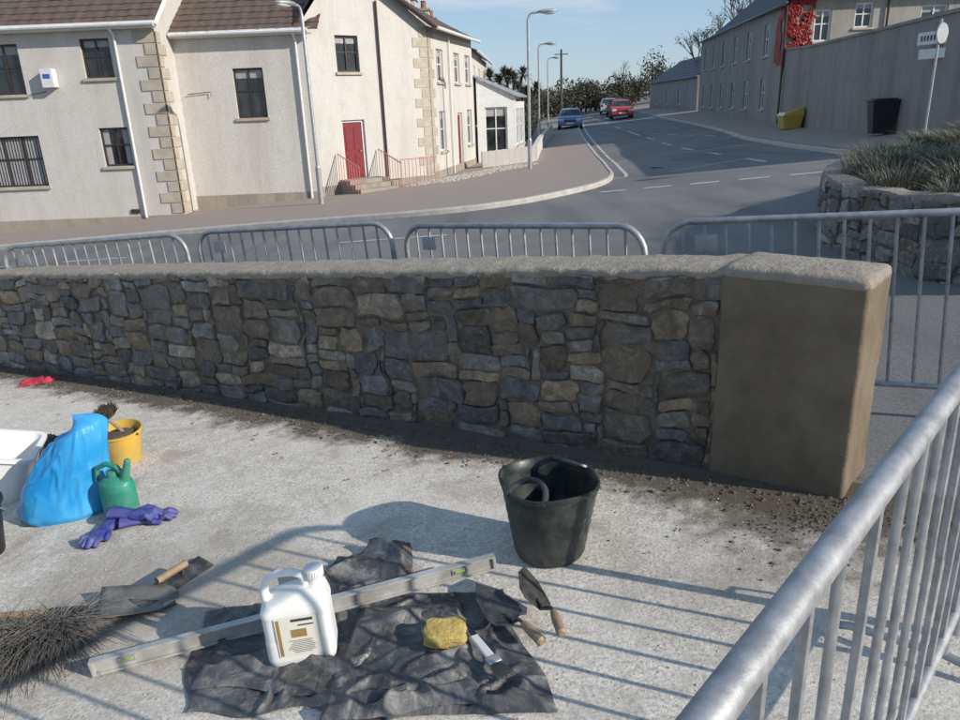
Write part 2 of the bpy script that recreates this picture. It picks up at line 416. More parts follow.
WP=[(-9.2,9.55),(-8,8.8),(-6.2,7.70),(-4.56,6.69),(-2.4,5.36),(-.32,4.08),(.45,3.58),(1.09,3.15)]
WPc=[(p.x,p.y) for p in catmull(WP,6)]
fW,LW=path_eval(WPc)
def HW(s): return .862+.094*max(0,min(1,(s-(LW-6.8))/6.6))
pal=[(.17,.16,.15),(.13,.122,.113),(.215,.20,.18),(.10,.095,.09),(.27,.245,.21),(.22,.17,.12),(.27,.20,.13),(.18,.15,.12),(.15,.148,.15),(.14,.11,.08),(.33,.28,.21),(.155,.15,.155),(.24,.19,.14)]
MC=[(.006,-.15,0)]+[(.006,.05*i,0) for i in range(0,17)]+[(.0,-.02,1),(.36,-.02,1),(.36,-.15,0)]
begin('stone_wall')
sweep('mortar_core',WPc,HW,MC,MORT,.035,.016,16)
rubble('stones',WPc,HW,pal,cell=.033,wr=(3,9),hr=(2,5),top=.015,seed=11,prmax=.022)
CP=[(-.006,-.035,1),(-.014,-.022,1),(-.015,-.002,1),(-.008,.010,1),(.01,.016,1),(.06,.020,1),(.12,.023,1),(.2,.024,1),(.28,.022,1),(.34,.016,1),(.365,.0,1),(.37,-.05,1)]
PP=WPc+[(1.33,2.95),(1.545,2.77)]
fP,LP=path_eval(PP)
def HP(s): return HW(min(s,LW))
sweep('coping',PP,HP,CP,COPE,.022,.007,22,s1=LW+.12,low=1.6)
end()
b=B('rendered_pier')
a=Vector((1.085,3.15)); c=Vector((1.525,2.775)); e=(c-a).normalized(); nb=Vector((-e.y,e.x))
if nb.y<0: nb=-nb
Lp=(c-a).length; T=.34
def rr(x0,x1,y0,y1,r,n=5):
    o=[]
    for cx,cy,a0 in((x1-r,y0+r,-90),(x1-r,y1-r,0),(x0+r,y1-r,90),(x0+r,y0+r,180)):
        for i in range(n+1):
            t=math.radians(a0+90*i/n); o.append((cx+r*math.cos(t),cy+r*math.sin(t)))
    return o
def dens(o,step=.03):
    q=[]
    for i in range(len(o)):
        A=Vector(o[i]);C=Vector(o[(i+1)%len(o)]);k=max(1,int((C-A).length/step))
        for t in range(k): q.append(A.lerp(C,t/k))
    return q
V=[]
lev=[(-.15,0)]+[(i*.04,0) for i in range(0,24)]+[(.94,.006)]
outl=dens(rr(-.012,Lp,-.022,T,.018,4)); n=len(outl)
for z,ins in lev:
    for q in outl:
        cx,cy=Lp/2,T/2
        x=q.x+(cx-q.x)*ins*2.2;y=q.y+(cy-q.y)*ins*2.2
        p=a+e*x+nb*y; zz=zg(1.3,2.95)+z
        k=.007*noise.noise((p.x*5,p.y*5,zz*5))+.003*noise.noise((p.x*22,p.y*22,zz*22))
        out=(p-(a+e*cx+nb*cy)).normalized(); V.append((p.x+out.x*k,p.y+out.y*k,zz))
b.add(V,[(i*n+j,i*n+(j+1)%n,(i+1)*n+(j+1)%n,(i+1)*n+j) for i in range(len(lev)-1) for j in range(n)]+[tuple(range((len(lev)-1)*n,len(lev)*n))],PIER)
PR=b.done(smooth=True,angle=60); PR.parent=D2.objects['stone_wall']
b=B('pier_cap')
V=[];lev=[(.925,.002),(.932,-.001),(.948,-.001),(.962,.004),(.971,.014),(.976,.035),(.979,.07),(.982,.10),(.984,.14)]
outl=dens(rr(-.012,Lp,-.022,T,.03,7),.02); n=len(outl)
for z,ins in lev:
    for q in outl:
        cx,cy=Lp/2,T/2; hx,hy=(Lp+.012)/2,(T+.022)/2
        x=cx+(q.x-cx)*(1-ins/hx);y=cy+(q.y-cy)*(1-ins/hy); p=a+e*x+nb*y; zz=zg(1.3,2.95)+z+.005*noise.noise((p.x*14,p.y*14,z*2))
        o=(p-(a+e*cx+nb*cy)).normalized(); k=.006*noise.noise((p.x*18,p.y*18,zz*18)); V.append((p.x+o.x*k,p.y+o.y*k,zz))
b.add(V,[(i*n+j,i*n+(j+1)%n,(i+1)*n+(j+1)%n,(i+1)*n+j) for i in range(len(lev)-1) for j in range(n)]+[tuple(range((len(lev)-1)*n,len(lev)*n))],COPE)
PR=b.done(smooth=True,angle=60); PR.parent=D2.objects['stone_wall']

# raised planter
PLP=[(p.x,p.y) for p in catmull([(9.6,13.2),(7.2,11.9),(5.5,10.7),(4.5,9.6),(3.95,8.3),(3.78,7.0),(3.95,5.95),(4.9,5.1),(7.5,4.4)],8)]
def HPL(s): return .68
begin('raised_planter')
pal2=[(.22,.20,.17),(.16,.155,.15),(.26,.23,.19),(.13,.125,.12),(.20,.17,.13),(.3,.28,.24)]
sweep('mortar_core',PLP,HPL,[(.0,-.2,0),(.0,.3,0),(.0,-.03,1),(.3,-.03,1),(.3,-.2,0)],MORT,.08,.02,9)
rubble('stones',PLP,HPL,pal2,cell=.038,top=.0,wr=(3,9),hr=(2,4),seed=9,prmax=.045)
sweep('coping',PLP,HPL,[(-.005,-.04,1),(-.012,-.01,1),(.0,.025,1),(.05,.035,1),(.15,.04,1),(.28,.03,1),(.32,-.03,1)],COPE,.04,.018,9)
b=B('soil')
fp,Lq=path_eval(PLP); V=[];k=40
for i in range(k+1):
    p,nn=fp(Lq*i/k); q=Vector((10.5,8.5))
    for t in (0,.15,.3,.5,.75,1):
        c=(p-nn*.2).lerp(q,t); V.append((c.x,c.y,zg(p.x,p.y)*(1-t)+zg(q.x,q.y)*t+.6+.25*t+.04*noise.noise((c.x*2,c.y*2,0))))
b.add(V,[(i*6+j,(i+1)*6+j,(i+1)*6+j+1,i*6+j+1) for i in range(k) for j in range(5)],MUD); b.done(smooth=True)
end()
def blades(name,centers,mat,n,h,spread,w=.012,droop=.4,mat2=None):
    b=B(name)
    for (cx,cy,cz,s) in centers:
        for i in range(n):
            th=random.uniform(0,6.283); r0=random.random()**.5*spread*.55*s
            x=cx+math.cos(th)*r0;y=cy+math.sin(th)*r0; L=h*s*random.uniform(.6,1.1); lean=random.uniform(.1,1)*spread*s*.9
            th2=th+random.uniform(-.6,.6); dx,dy=math.cos(th2),math.sin(th2); px,py=-dy*w/2,dx*w/2
            V=[]
            for t in(0,.4,.75,1):
                ww=(1-t*.85); z=cz+L*(t-droop*t*t*t*.8); xx=x+dx*lean*t*t; yy=y+dy*lean*t*t
                V+=[(xx-px*ww,yy-py*ww,z),(xx+px*ww,yy+py*ww,z)]
            b.add(V,[(0,1,3,2),(2,3,5,4),(4,5,7,6)],mat2 if (mat2 and random.random()<.25) else mat)
    return b.done()
cs=[]
for i in range(80):
    s=random.uniform(.1,.82)*Lq; p,nn=fp(s); d=random.uniform(.22,1.9); c=p-nn*d
    cs.append((c.x,c.y,zg(c.x,c.y)+.62,random.uniform(.7,1.25)))
blades('lavender_bush',cs,LAV,210,.31,.45,.012,.35,STRAW)
blades('ornamental_grass',[(6.3,8.6,zg(6.3,8.6)+.7,1),(6.9,9.2,zg(7,9)+.7,1.15),(6.4,7.6,zg(7,8)+.7,1.2),(5.9,7.2,zg(6,7)+.7,1.1)],LAV,420,1.35,.55,.012,.45,STRAW)

# ------------------------------------------------------------ buildings
def facade(b,p0,p1,z0,z1,ops,mw,mfr=None,frame=.055,plinth=None,pm=None):
    p0=Vector(p0);p1=Vector(p1);L=(p1-p0).length;e=(p1-p0)/L;nn=Vector((e.y,-e.x))
    def P(u,z,d=0): q=p0+e*u+nn*d; return (q.x,q.y,z)
    def bx(u0,u1,za,zb,d0,d1,m):
        V=[P(u,z,d) for u in(u0,u1) for d in(d0,d1) for z in(za,zb)]
        b.add(V,[(0,1,3,2),(4,6,7,5),(0,4,5,1),(2,3,7,6),(0,2,6,4),(1,5,7,3)],m)
    us=sorted({0,L}|{o[0] for o in ops}|{o[1] for o in ops}); zs=sorted({z0,z1}|{o[2] for o in ops}|{o[3] for o in ops})
    for i in range(len(us)-1):
        for j in range(len(zs)-1):
            uc=(us[i]+us[i+1])/2;zc=(zs[j]+zs[j+1])/2
            if any(o[0]<uc<o[1] and o[2]<zc<o[3] for o in ops): continue
            b.add([P(us[i],zs[j]),P(us[i+1],zs[j]),P(us[i+1],zs[j+1]),P(us[i],zs[j+1])],[(0,1,2,3)],mw)
    for o in ops:
        u0,u1,za,zb,kind=o[:5]; fr=o[5] if len(o)>5 else mfr; dd=-.13
        b.add([P(u0,za),P(u0,zb),P(u1,zb),P(u1,za),P(u0,za,dd),P(u0,zb,dd),P(u1,zb,dd),P(u1,za,dd)],[(0,1,5,4),(1,2,6,5),(2,3,7,6),(3,0,4,7)],mw)
        if kind=='door':
            bx(u0,u1,za,zb,dd-.05,dd+.0,DKFR)
            bx(u0,u0+.07,za,zb,dd,dd+.05,fr);bx(u1-.07,u1,za,zb,dd,dd+.05,fr);bx(u0+.07,u1-.07,zb-.07,zb,dd,dd+.05,fr)
            bx(u0+.08,u1-.08,za+.02,zb-.08,dd+.001,dd+.03,REDD)
            um=(u0+u1)/2
            for ua,ub in((u0+.15,um-.04),(um+.04,u1-.15)):
                bx(ua,ub,za+.2,za+.85,dd+.03,dd+.045,REDD); bx(ua,ub,za+1.0,zb-.2,dd+.03,dd+.045,REDD)
            bx(u1-.2,u1-.16,za+.95,za+.99,dd+.03,dd+.08,GALVD)
        else:
            b.add([P(u0,za,dd),P(u1,za,dd),P(u1,zb,dd),P(u0,zb,dd)],[(0,1,2,3)],GLASS)
            f=frame
            bx(u0,u0+f,za,zb,dd+.002,dd+.05,fr);bx(u1-f,u1,za,zb,dd+.002,dd+.05,fr)
            bx(u0+f,u1-f,za,za+f,dd+.002,dd+.05,fr);bx(u0+f,u1-f,zb-f,zb,dd+.002,dd+.05,fr)
            w=u1-u0; nm=2 if w<1.2 else 3
            for k in range(1,nm):
                um=u0+w*k/nm; bx(um-f*.4,um+f*.4,za+f,zb-f,dd+.002,dd+.042,fr)
            zm=za+(zb-za)*.55; bx(u0+f,u1-f,zm-f*.35,zm+f*.35,dd+.003,dd+.038,fr)
            if kind=='wc':
                q=u0+f
                while q<u1-f-.03:
                    bx(q,q+.05,za+f,zb-f,dd+.001,dd+.0015,CURT); q+=.085
            elif kind=='wp':
                bx(u0+f,u0+f+w*.2,za+f,zb-f,dd+.001,dd+.0015,CURT); bx(u1-f-w*.2,u1-f,za+f,zb-f,dd+.001,dd+.0015,CURT)
            elif w>.7:
                bx(u0+f,u1-f,zb-f-(zb-za)*.16,zb-f,dd+.001,dd+.0015,CURT)
            bx(u0-.06,u1+.06,za-.08,za-.002,-.1,.07,o[6] if len(o)>6 else QUOIN)
    if plinth is not None:
        bx(0.003,L-.003,z0,plinth,-.02,.022,pm or PLINTH)
    return P,bx,L
def tiles(b,e0,e1,t1,t0,mat,rows,cols,amp=.018,th=.025):
    e0,e1,t1,t0=[Vector(v) for v in(e0,e1,t1,t0)]; nn=(e1-e0).cross(t0-e0).normalized()
    if nn.z<0: nn=-nn
    for r in range(rows):
        f0=r/rows;f1=(r+1)/rows+.01; V=[]
        for (fr,lift) in((f0,-.002),(f0,th),(f1,.0)):
            for c in range(cols+1):
                u=c/cols; p=(e0.lerp(t0,fr)).lerp(e1.lerp(t1,fr),u); a=amp*(.5+.5*math.cos(c*math.pi/2*1.0)) if lift>=0 else 0
                V.append(p+nn*(lift+a+.006*math.sin(r*7.3+c*.9)))
        n=cols+1
        b.add(V,[(k*n+i,k*n+i+1,(k+1)*n+i+1,(k+1)*n+i) for k in range(2) for i in range(cols)],mat)
def quoins(b,P2,corner,z0,z1,dir1,dir2,mat=None):
    z=z0;i=0
    while z<z1-.3:
        l1,l2=(.62,.34) if i%2 else (.34,.62)
        for (d,l,nrm) in((dir1,l1,dir2),(dir2,l2,dir1)):
            c=Vector(corner); d=Vector(d);nr=-Vector(nrm)
            A=c+nr*.03; V=[]
            for u in(-.03,l):
                for dp in(0,.05):
                    for zz in(z+.008,z+.312):
                        q=A+d*u-nr*dp; V.append((q.x,q.y,zz))
            b.add(V,[(0,1,3,2),(4,6,7,5),(0,4,5,1),(2,3,7,6),(0,2,6,4),(1,5,7,3)],mat or QUOIN)
        z+=.32;i+=1

begin('terraced_house')
b=B('walls')
yA=22.95
def X2u(x): return x+20
P,bx,L=facade(b,(-20,yA),(-8.85,yA),-3,4.25,[
 (X2u(-14.2),X2u(-12.8),2.45,3.80,'win'),(X2u(-11.02),X2u(-10.18),2.81,3.86,'win'),
 (X2u(-14.4),X2u(-12.75),-.15,1.30,'wc'),(X2u(-10.95),X2u(-10.1),.34,1.44,'wp')],HARL,DKFR,plinth=-1.15)
facade(b,(-8.85,yA),(-8.85,29),-3,4.25,[],HARL,DKFR,plinth=-1.15)
b.add([(-8.85,yA,4.25),(-8.85,31,4.25),(-8.85,27,7.2)],[(0,1,2)],HARL)
b.done()
b=B('quoins'); quoins(b,None,(-8.85,yA),-1.12,4.2,(-1,0),(0,1)); b.done(bevel=.012)
b=B('roof'); tiles(b,(-20,yA-.3,4.18),(-8.7,yA-.3,4.18),(-8.7,27,7.3),(-20,27,7.3),TILE,16,150)
b.box((-14.35,yA-.3,4.16),(11.3,.04,.16),WHITE); b.box((-14.35,yA-.16,4.08),(11.25,.25,.03),WHITE)
b.tube([(-20,yA-.38,4.16),(-8.7,yA-.38,4.16)],.055,WHITE,8); b.done(smooth=True)
b=B('bargeboard'); 
b.tube([(-8.68,yA-.32,4.12),(-8.68,27,7.22)],.07,WHITE,4); b.done()
b=B('downpipe'); b.tube([(-9.98,yA-.34,4.1),(-9.98,yA-.07,3.9),(-9.98,yA-.07,-1.2)],.04,WHITE,8); b.done(smooth=True)
b=B('alarm_box'); b.box((-12.0,yA-.14,2.85),(.34,.26,.5),WHITE); b.box((-12.0,yA-.274,2.9),(.2,.012,.12),paintc('alarm_blue',(.05,.1,.4))); b.tube([(-12.2,yA-.05,2.5),(-12.8,yA-.05,2.42)],.012,DKFR,5); b.done(bevel=.02)
b=B('vent'); b.box((-14.9,yA-.02,.1),(.25,.04,.2),DKFR); b.box((-10.3,yA-.02,-1),(.25,.05,.12),DKFR); b.done()
end()
begin('terraced_house')
b=B('walls'); yB=24.2
P,bx,L=facade(b,(-8.85,yB),(-4.9,yB),-3,4.02,[(-7.17+8.85,-6.25+8.85,1.55,2.99,'win')],HARL2,DKFR,plinth=-.75)
b.done()
b=B('roof'); tiles(b,(-8.84,yB-.3,3.97),(-4.4,yB-.3,3.97),(-4.4,28,6.6),(-8.84,28,6.6),TILE,13,60)
b.box((-6.72,yB-.28,3.95),(4.2,.04,.16),WHITE);b.box((-6.72,yB-.15,3.88),(4.2,.22,.03),WHITE); b.tube([(-8.8,yB-.36,3.95),(-4.7,yB-.36,3.95)],.055,WHITE,8); b.done(smooth=True)
b=B('downpipe'); b.tube([(-5.15,yB-.34,3.9),(-5.15,yB-.07,3.7),(-5.15,yB-.07,-1.1)],.04,WHITE,8)
b.tube([(-8.6,yB-.06,2.3),(-7.9,yB-.06,2.35),(-7.9,yB-.06,2.2)],.012,DKFR,6); b.done(smooth=True)
end()
G0=Vector((-4.9,24.2));G1=Vector((-1.35,27.2)); ge=(G1-G0).normalized(); gn=Vector((ge.y,-ge.x))
S1=Vector((.15,33.6)); S2=Vector((1.0,44))
begin('corner_house')
b=B('walls')
P,bx,L=facade(b,G0,G1,-3,4.25,[(1.06,1.89,2.80,3.87,'win'),(1.03,1.88,-.585,1.36,'door',WHITE)],HARL2,DKFR,plinth=-.62)
b.add([P(0,4.25),P(L,4.25),P(1.6,6.1)],[(0,1,2)],HARL2)
b.add([P(0,4.25),P(1.6,6.1),(-4.9,27,4.25)],[(0,1,2)],HARL2)
facade(b,G1,S1,-3,4.25,[(1,1.9,.1,1.5,'win',WHITE),(1,1.9,2.5,3.6,'win',WHITE),(3.7,4.5,-.6,1.4,'door',WHITE),(3.5,4.4,2.5,3.6,'win',WHITE),(5.3,6.2,.1,1.5,'win',WHITE),(5.3,6.2,2.5,3.6,'win',WHITE)],HARL2,WHITE,plinth=-.55)
b.done()
b=B('quoins'); se=(S1-G1).normalized(); quoins(b,None,(G1.x,G1.y),-.6,4.2,tuple(-ge),tuple(se)); b.done(bevel=.012)
b=B('roof')
tiles(b,(G1.x+.32,G1.y-.25,4.2),(S1.x+.3,S1.y,4.2),(S1.x-3.6,S1.y+.6,6.15),(G0.x+1.1,G0.y+.75,6.15),TILE,10,80)
tiles(b,(-8,28.6,4.2),(-4.95,23.95,4.2),(G0.x+1.1,G0.y+.75,6.15),(S1.x-3.6,S1.y+.6,6.15),TILE,8,60)
b.tube([(G1.x+.32,G1.y-.25,4.16),(G0.x+1.1,G0.y+.68,6.12)],.07,DKFR,6)
b.tube([(G1.x+.36,G1.y-.25,4.16),(S1.x+.36,S1.y,4.16)],.06,WHITE,8)
b.done(smooth=True)
b=B('downpipe')
q=G0+ge*2.62+gn*.07; b.tube([(q.x,q.y,4.9),(q.x,q.y,-.9)],.035,DKFR,8)
q=G1+se*2.6+Vector((se.y,-se.x))*.07; b.tube([(q.x,q.y,4.1),(q.x,q.y,-.9)],.035,WHITE,8); b.done(smooth=True)
b=B('front_steps')
for i,(dep,h) in enumerate(((1.25,.14),(.95,.28),(.65,.41))):
    q=G0+ge*1.5+gn*(dep/2); z=zg(q.x,q.y)+.1
    b.box((q.x,q.y,z+h/2-.1+i*.001),(1.5-.002*i,dep,h+.2),PLINTH,rz=math.atan2(ge.y,ge.x))
b.done(bevel=.015)
RAILM=paintc('pink_railing_paint',(.55,.22,.20))
b=B('handrail')
for uo in(.72,2.28):
    for k in range(9):
        q=G0+ge*uo+gn*(.1+k*.15); zz=zg(q.x,q.y)+.1+max(0,.42-k*.05)
        b.tube([(q.x,q.y,zz-.15),(q.x,q.y,zz+.85)],.01,RAILM,6)
    q0=G0+ge*uo+gn*.08;q1=G0+ge*uo+gn*1.35; z=zg(q0.x,q0.y)+.1
    b.tube([(q0.x,q0.y,z+1.28),(q1.x,q1.y,z+.86)],.018,RAILM,6)
q0=G0+ge*2.28+gn*1.35
for k in range(10):
    q=q0+ge*(k*.15); z=zg(q.x,q.y)+.1; b.tube([(q.x,q.y,z),(q.x,q.y,z+.85)],.01,RAILM,6)
q=q0+ge*1.4; z=zg(q.x,q.y)+.1; b.tube([(q0.x,q0.y,z+.84),(q.x,q.y,z+.84)],.018,RAILM,6)
b.done(smooth=True)
end()
CLAY=M('clay_pots',(.32,.11,.06),(.22,.08,.05))
def chimney(b,x,y,z0,z1,pots=2,m=None):
    b.box((x,y,(z0+z1)/2),(.55,1.0,z1-z0),m or HARL); b.box((x,y,z1),(.68,1.12,.1),PLINTH)
    for i in range(pots): b.lathe([(.13,0),(.11,.3),(.14,.34),(.1,.36)],CLAY,10,c=(x,y-.25+i*.5,z1+.05))
begin('terraced_house')
b=B('walls')
facade(b,S1+Vector((0,.02)),S2,-3,3.85,[(1,1.9,0,1.4,'win',WHITE),(1,1.9,2.2,3.3,'win',WHITE),(4,4.9,2.2,3.3,'win',WHITE),(7,7.9,2.2,3.3,'win',WHITE),(4,4.9,0,1.4,'win',WHITE)],HARL,WHITE,plinth=-.5)
b.add([(S1.x,S1.y+.02,3.8),(S1.x-3,S1.y+.5,3.8),(S1.x-3,S1.y+.5,5.3)],[(0,1,2)],HARL)
b.done()
b=B('roof'); tiles(b,(S1.x+.25,S1.y,3.82),(S2.x+.25,S2.y,3.82),(S2.x-3,S2.y,5.35),(S1.x-3,S1.y,5.35),SLATE,10,70,amp=.003)
b.tube([(S1.x+.3,S1.y,3.8),(S2.x+.3,S2.y,3.8)],.06,WHITE,8); b.done(smooth=True)
b=B('chimney')
chimney(b,S1.x-2.6,31.5,5.3,6.6); chimney(b,-2.5,36.5,4.9,6.2); chimney(b,-2.1,40.5,4.9,6.2); chimney(b,-1.9,43.6,4.9,6.1)
b.done()
end()
begin('sunroom_porch')
b=B('walls'); A=(.3,34.0);C=(2.0,34.3);E=(2.6,37.4)
facade(b,A,C,-2,2.0,[(.35,1.35,-.45,1.55,'win',WHITE)],WHITE,WHITE,.06)
facade(b,C,E,-2,1.75,[(.2,1.4,-.1,1.45,'win',WHITE),(1.6,2.9,-.1,1.45,'win',WHITE)],WHITE,WHITE,.06)
b.add([(.3,34.0,2.0),(2.0,34.3,2.0),(.3,34.0,2.75)],[(0,1,2)],WHITE)
b.done()
b=B('roof'); b.add([(.1,33.85,2.85),(2.15,34.15,1.92),(2.75,37.6,1.92),(.5,37.6,2.85),(.1,33.85,2.93),(2.15,34.15,2.0),(2.75,37.6,2.0),(.5,37.6,2.93)],[(0,1,2,3),(7,6,5,4),(0,4,5,1),(1,5,6,2),(2,6,7,3)],GALVD); b.done()
end()
b=B('garden_wall'); 
for (p,q) in (((.4,31.2),(2.6,31.6)),((2.6,31.6),(3.3,37.5)),((3.3,37.5),(5.4,52))):
    p=Vector(p);q=Vector(q);n=8
    for i in range(n):
        c=p.lerp(q,(i+.5)/n);l=(q-p).length/n; b.box((c.x,c.y,zg(c.x,c.y)+.35),(l*.999,.2,.75),HARL,rz=math.atan2((q-p).y,(q-p).x))
b.done(bevel=.01)
b=B('pebble_bed')
for i in range(1500):
    t=random.random(); c=Vector((-2.3,25.2)).lerp(Vector((1.2,30.5)),t)+Vector((random.uniform(-.1,1.5),random.uniform(-.6,.3))); s=random.uniform(.03,.09)
    z=zg(c.x,c.y)+.11; V=[(c.x+s*random.uniform(.6,1)*math.cos(a),c.y+s*random.uniform(.6,1)*math.sin(a),z) for a in(0,1.3,2.5,3.8,5)]+[(c.x,c.y,z+s*.7)]
    b.add(V,[(k,(k+1)%5,5) for k in range(5)],PEB)
b.done()

begin('ivy_clad_house')
b=B('walls')
facade(b,(13.5,34),(25,33.4),-1,5.35,[(1.15,1.85,3.66,4.91,'win',WHITE),(2.8,3.55,4.13,5.1,'win',WHITE),(5.5,6.6,3.6,4.9,'win',WHITE)],BEIGER,WHITE,.07)
facade(b,(16.1,55),(13.5,34),-1,5.2,[(x,x+.9,z,z+1.35,'win',WHITE) for x in(1.5,4.5,7.6,10.8,14,17.5) for z in(.95,3.3)],GREYR,WHITE,.07)
b.done()
b=B('roof')
tiles(b,(16.4,55.2,5.15),(13.3,33.7,5.15),(17.3,33.7,8.2),(20.3,55.2,8.2),SLATE,14,60,amp=.003)
b.tube([(15.95,55.2,5.12),(13.2,33.6,5.12)],.07,DKFR,8)
b.box((19,33.55,5.42),(11.6,.5,.12),DKFR,rz=-.05)
b.add([(13.3,33.7,5.45),(25,33.2,5.45),(25,39,8.8),(17.3,39,8.8)],[(0,1,2,3)],SLATE)
b.done(smooth=True)
b=B('chimney'); chimney(b,18.2,45,7.5,9.2); chimney(b,17.6,36,7.5,9.5); b.done()
b=B('downpipe'); b.tube([(13.36,33.7,5.1),(13.42,33.85,0)],.05,DKFR,8); b.tube([(17.6,33.7,5.3),(17.6,33.7,0)],.05,DKFR,8); b.done()
b=B('red_ivy')
for i in range(4200):
    x=13.5+abs(random.gauss(0,.55)); z=random.uniform(2.6,5.3)
    if x>14.6+.5*noise.noise((0,z*2,0)): continue
    if noise.noise((x*2.3,z*2.3,3))<-.3: continue
    y=33.98-random.uniform(0.0,.2); s=random.uniform(.04,.08); a=random.uniform(0,3)
    V=[(x+s*math.cos(a+k*1.57),y+random.uniform(-.05,.05),z+s*math.sin(a+k*1.57)) for k in range(4)]
    b.add(V,[(0,1,2,3)],IVY)
for i in range(700):
    z=random.uniform(2.8,5.2); t=random.uniform(0,1.3); x=13.5+t*.12-.06; y=34+t; s=random.uniform(.05,.1)
    if noise.noise((t*2,z*1.5,8))<-.1: continue
    V=[(x,y+s*math.cos(k*1.57),z+s*math.sin(k*1.57)) for k in range(4)]; b.add(V,[(0,1,2,3)],IVY)
b.done()
end()
b=B('rendered_boundary_wall')
P0=[(13.5,33.9),(11.75,22),(10.65,16.2)]
for (p,q,h0,h1) in ((P0[0],P0[1],3.15,2.95),(P0[1],P0[2],2.95,2.85),(P0[2],(16,15.6),2.85,2.85)):
    p=Vector(p);q=Vector(q);n=10; e=(q-p).normalized(); nn=Vector((e.y,-e.x)) 
    for i in range(n):
        a_=p.lerp(q,i/n);c_=p.lerp(q,(i+1)/n); V=[]
        for k,(w,f) in enumerate(((a_,i/n),(c_,(i+1)/n))):
            h=h0+(h1-h0)*f; g=zg(w.x,w.y)
            for d,z in((0,-.5),(0,h-.08),(.05,h-.08),(.05,h),(-.3,h),(-.25,-.5)):
                V.append((w.x+nn.x*d,w.y+nn.y*d,g+z if z!=-.5 else g-.5))
        b.add(V,[(j,j+6,j+7,j+1) for j in range(5)],GREYR)
b.done()
begin('wall_sign',(11.1,18.8,zg(11.1,18.8)+2.35),rz=math.radians(-79))
b=B('plate'); b.box((0,-.09,0),(1.1,.02,.28),WHITE)
for i in range(9): b.box((-.42+i*.1,-.103,.0),(.055,.006,.12),LABK)
b.box((0.05,-.09,-.35),(1.0,.02,.22),WHITE); b.done(); end()
begin('road_sign',(9.45,16.0,zg(9.45,16)),rz=.5)
b=B('pole'); b.tube([(0,0,-.2),(0,0,2.6)],.025,GALVD,10); b.done(smooth=True)
b=B('sign_disc'); b.lathe([(.001,-.01),(.19,-.01),(.20,0),(.19,.012),(.001,.012)],GALVD,28,T=Matrix.Translation((0,-.05,2.33))@Matrix.Rotation(math.radians(90),4,'X'))
b.box((0,.0,2.33),(.3,.03,.05),GALVD); b.done(smooth=True,angle=30); end()
begin('wheelie_bin',(11.2,21.1,zg(11.2,21.1)+.11),rz=math.radians(-100),sc=.92)
b=B('body')
V=[(x*s,y*s2,z) for z,s,s2 in((.06,.22,.26),(.95,.29,.35)) for x,y in((-1,-1),(1,-1),(1,1),(-1,1))]
b.add(V,[(0,1,5,4),(1,2,6,5),(2,3,7,6),(3,0,4,7),(3,2,1,0)],BINB)
b.box((0,.0,.98),(.62,.76,.05),BINB); b.box((0,0.02,1.02),(.5,.6,.05),BINB); b.tube([(-.26,.4,.97),(.26,.4,.97)],.02,BINB,8)
for x in(-.25,.25): b.tube([(x-.03,.27,.1),(x+.03,.27,.1)],.1,BINB,14)
b.done(bevel=.02); end()
begin('grit_bin',(12.5,30.3,zg(12.5,30.3)+.11),rz=math.radians(-98))
b=B('body'); V=[(x*s,y*s2,z) for z,s,s2 in((.0,.42,.3),(.5,.5,.38)) for x,y in((-1,-1),(1,-1),(1,1),(-1,1))]
GY=paintc('grit_bin_yellow',(.50,.34,.05))
b.add(V,[(0,1,5,4),(1,2,6,5),(2,3,7,6),(3,0,4,7),(3,2,1,0)],GY)
V=[(-.52,-.4,.5),(.52,-.4,.5),(.52,.4,.5),(-.52,.4,.5),(-.48,-.3,.62),(.48,-.3,.62),(.48,.38,.8),(-.48,.38,.8)]
b.add(V,[(0,1,5,4),(1,2,6,5),(2,3,7,6),(3,0,4,7),(4,5,6,7)],GY); b.done(bevel=.02); end()
begin('stone_cottage')
b=B('walls'); facade(b,(17.5,76),(16.4,56.5),-1,3.0,[(3,4,1.1,2.2,'win',WHITE),(8,9,1.1,2.2,'win',WHITE),(13,14,1.1,2.2,'win',WHITE)],GREYR,WHITE,.08); facade(b,(16.4,56.5),(22,56),-1,3,[],GREYR,WHITE)
b.add([(16.4,56.5,3),(22,56,3),(19.2,56.2,4.8)],[(0,1,2)],GREYR); b.done()
b=B('roof'); tiles(b,(17.3,76,2.95),(16.2,56.3,2.95),(19.2,56.3,4.9),(20.4,76,4.9),SLATE,8,30,amp=.003); b.done(); end()

# ------------------------------------------------------------ lamps, poles
def lamp(x,y,h,dirx,diry,arm=.75):
    begin('street_lamp',(x,y,zg(x,y)+.1))
    b=B('column'); b.tube([(0,0,-.2),(0,0,1.0)],.075,GALVD,12); b.tube([(0,0,1.0),(0,0,1.06)],[.075,.05],GALVD,12)
    pts=[(0,0,1.05),(0,0,h-.25)]+[(dirx*arm*.35*(1-math.cos(t)),diry*arm*.35*(1-math.cos(t)),h-.25+.25*math.sin(t)) for t in(.4,.8,1.2,1.57)]+[(dirx*arm,diry*arm,h+.02)]
    b.tube(pts,[.048]*2+[.035]*5,GALVD,10); b.done(smooth=True)
    b=B('lantern'); T=Matrix.Translation((dirx*(arm+.2),diry*(arm+.2),h+.03))@Matrix.Rotation(math.atan2(diry,dirx),4,'Z')
    ellips(b,(0,0,0),(.34,.13,.07),GALVD,14,T); ellips(b,(.06,0,-.035),(.24,.1,.07),WHITE,12,T); b.done(smooth=True); end()
lamp(2.07,27.3,5.1,1,-.1,.45)
lamp(-4.3,21.3,5.1,-.6,-.8,.3)
lamp(3.9,44,5.2,1,0,.45); lamp(6.2,62,5.2,1,0,.45)
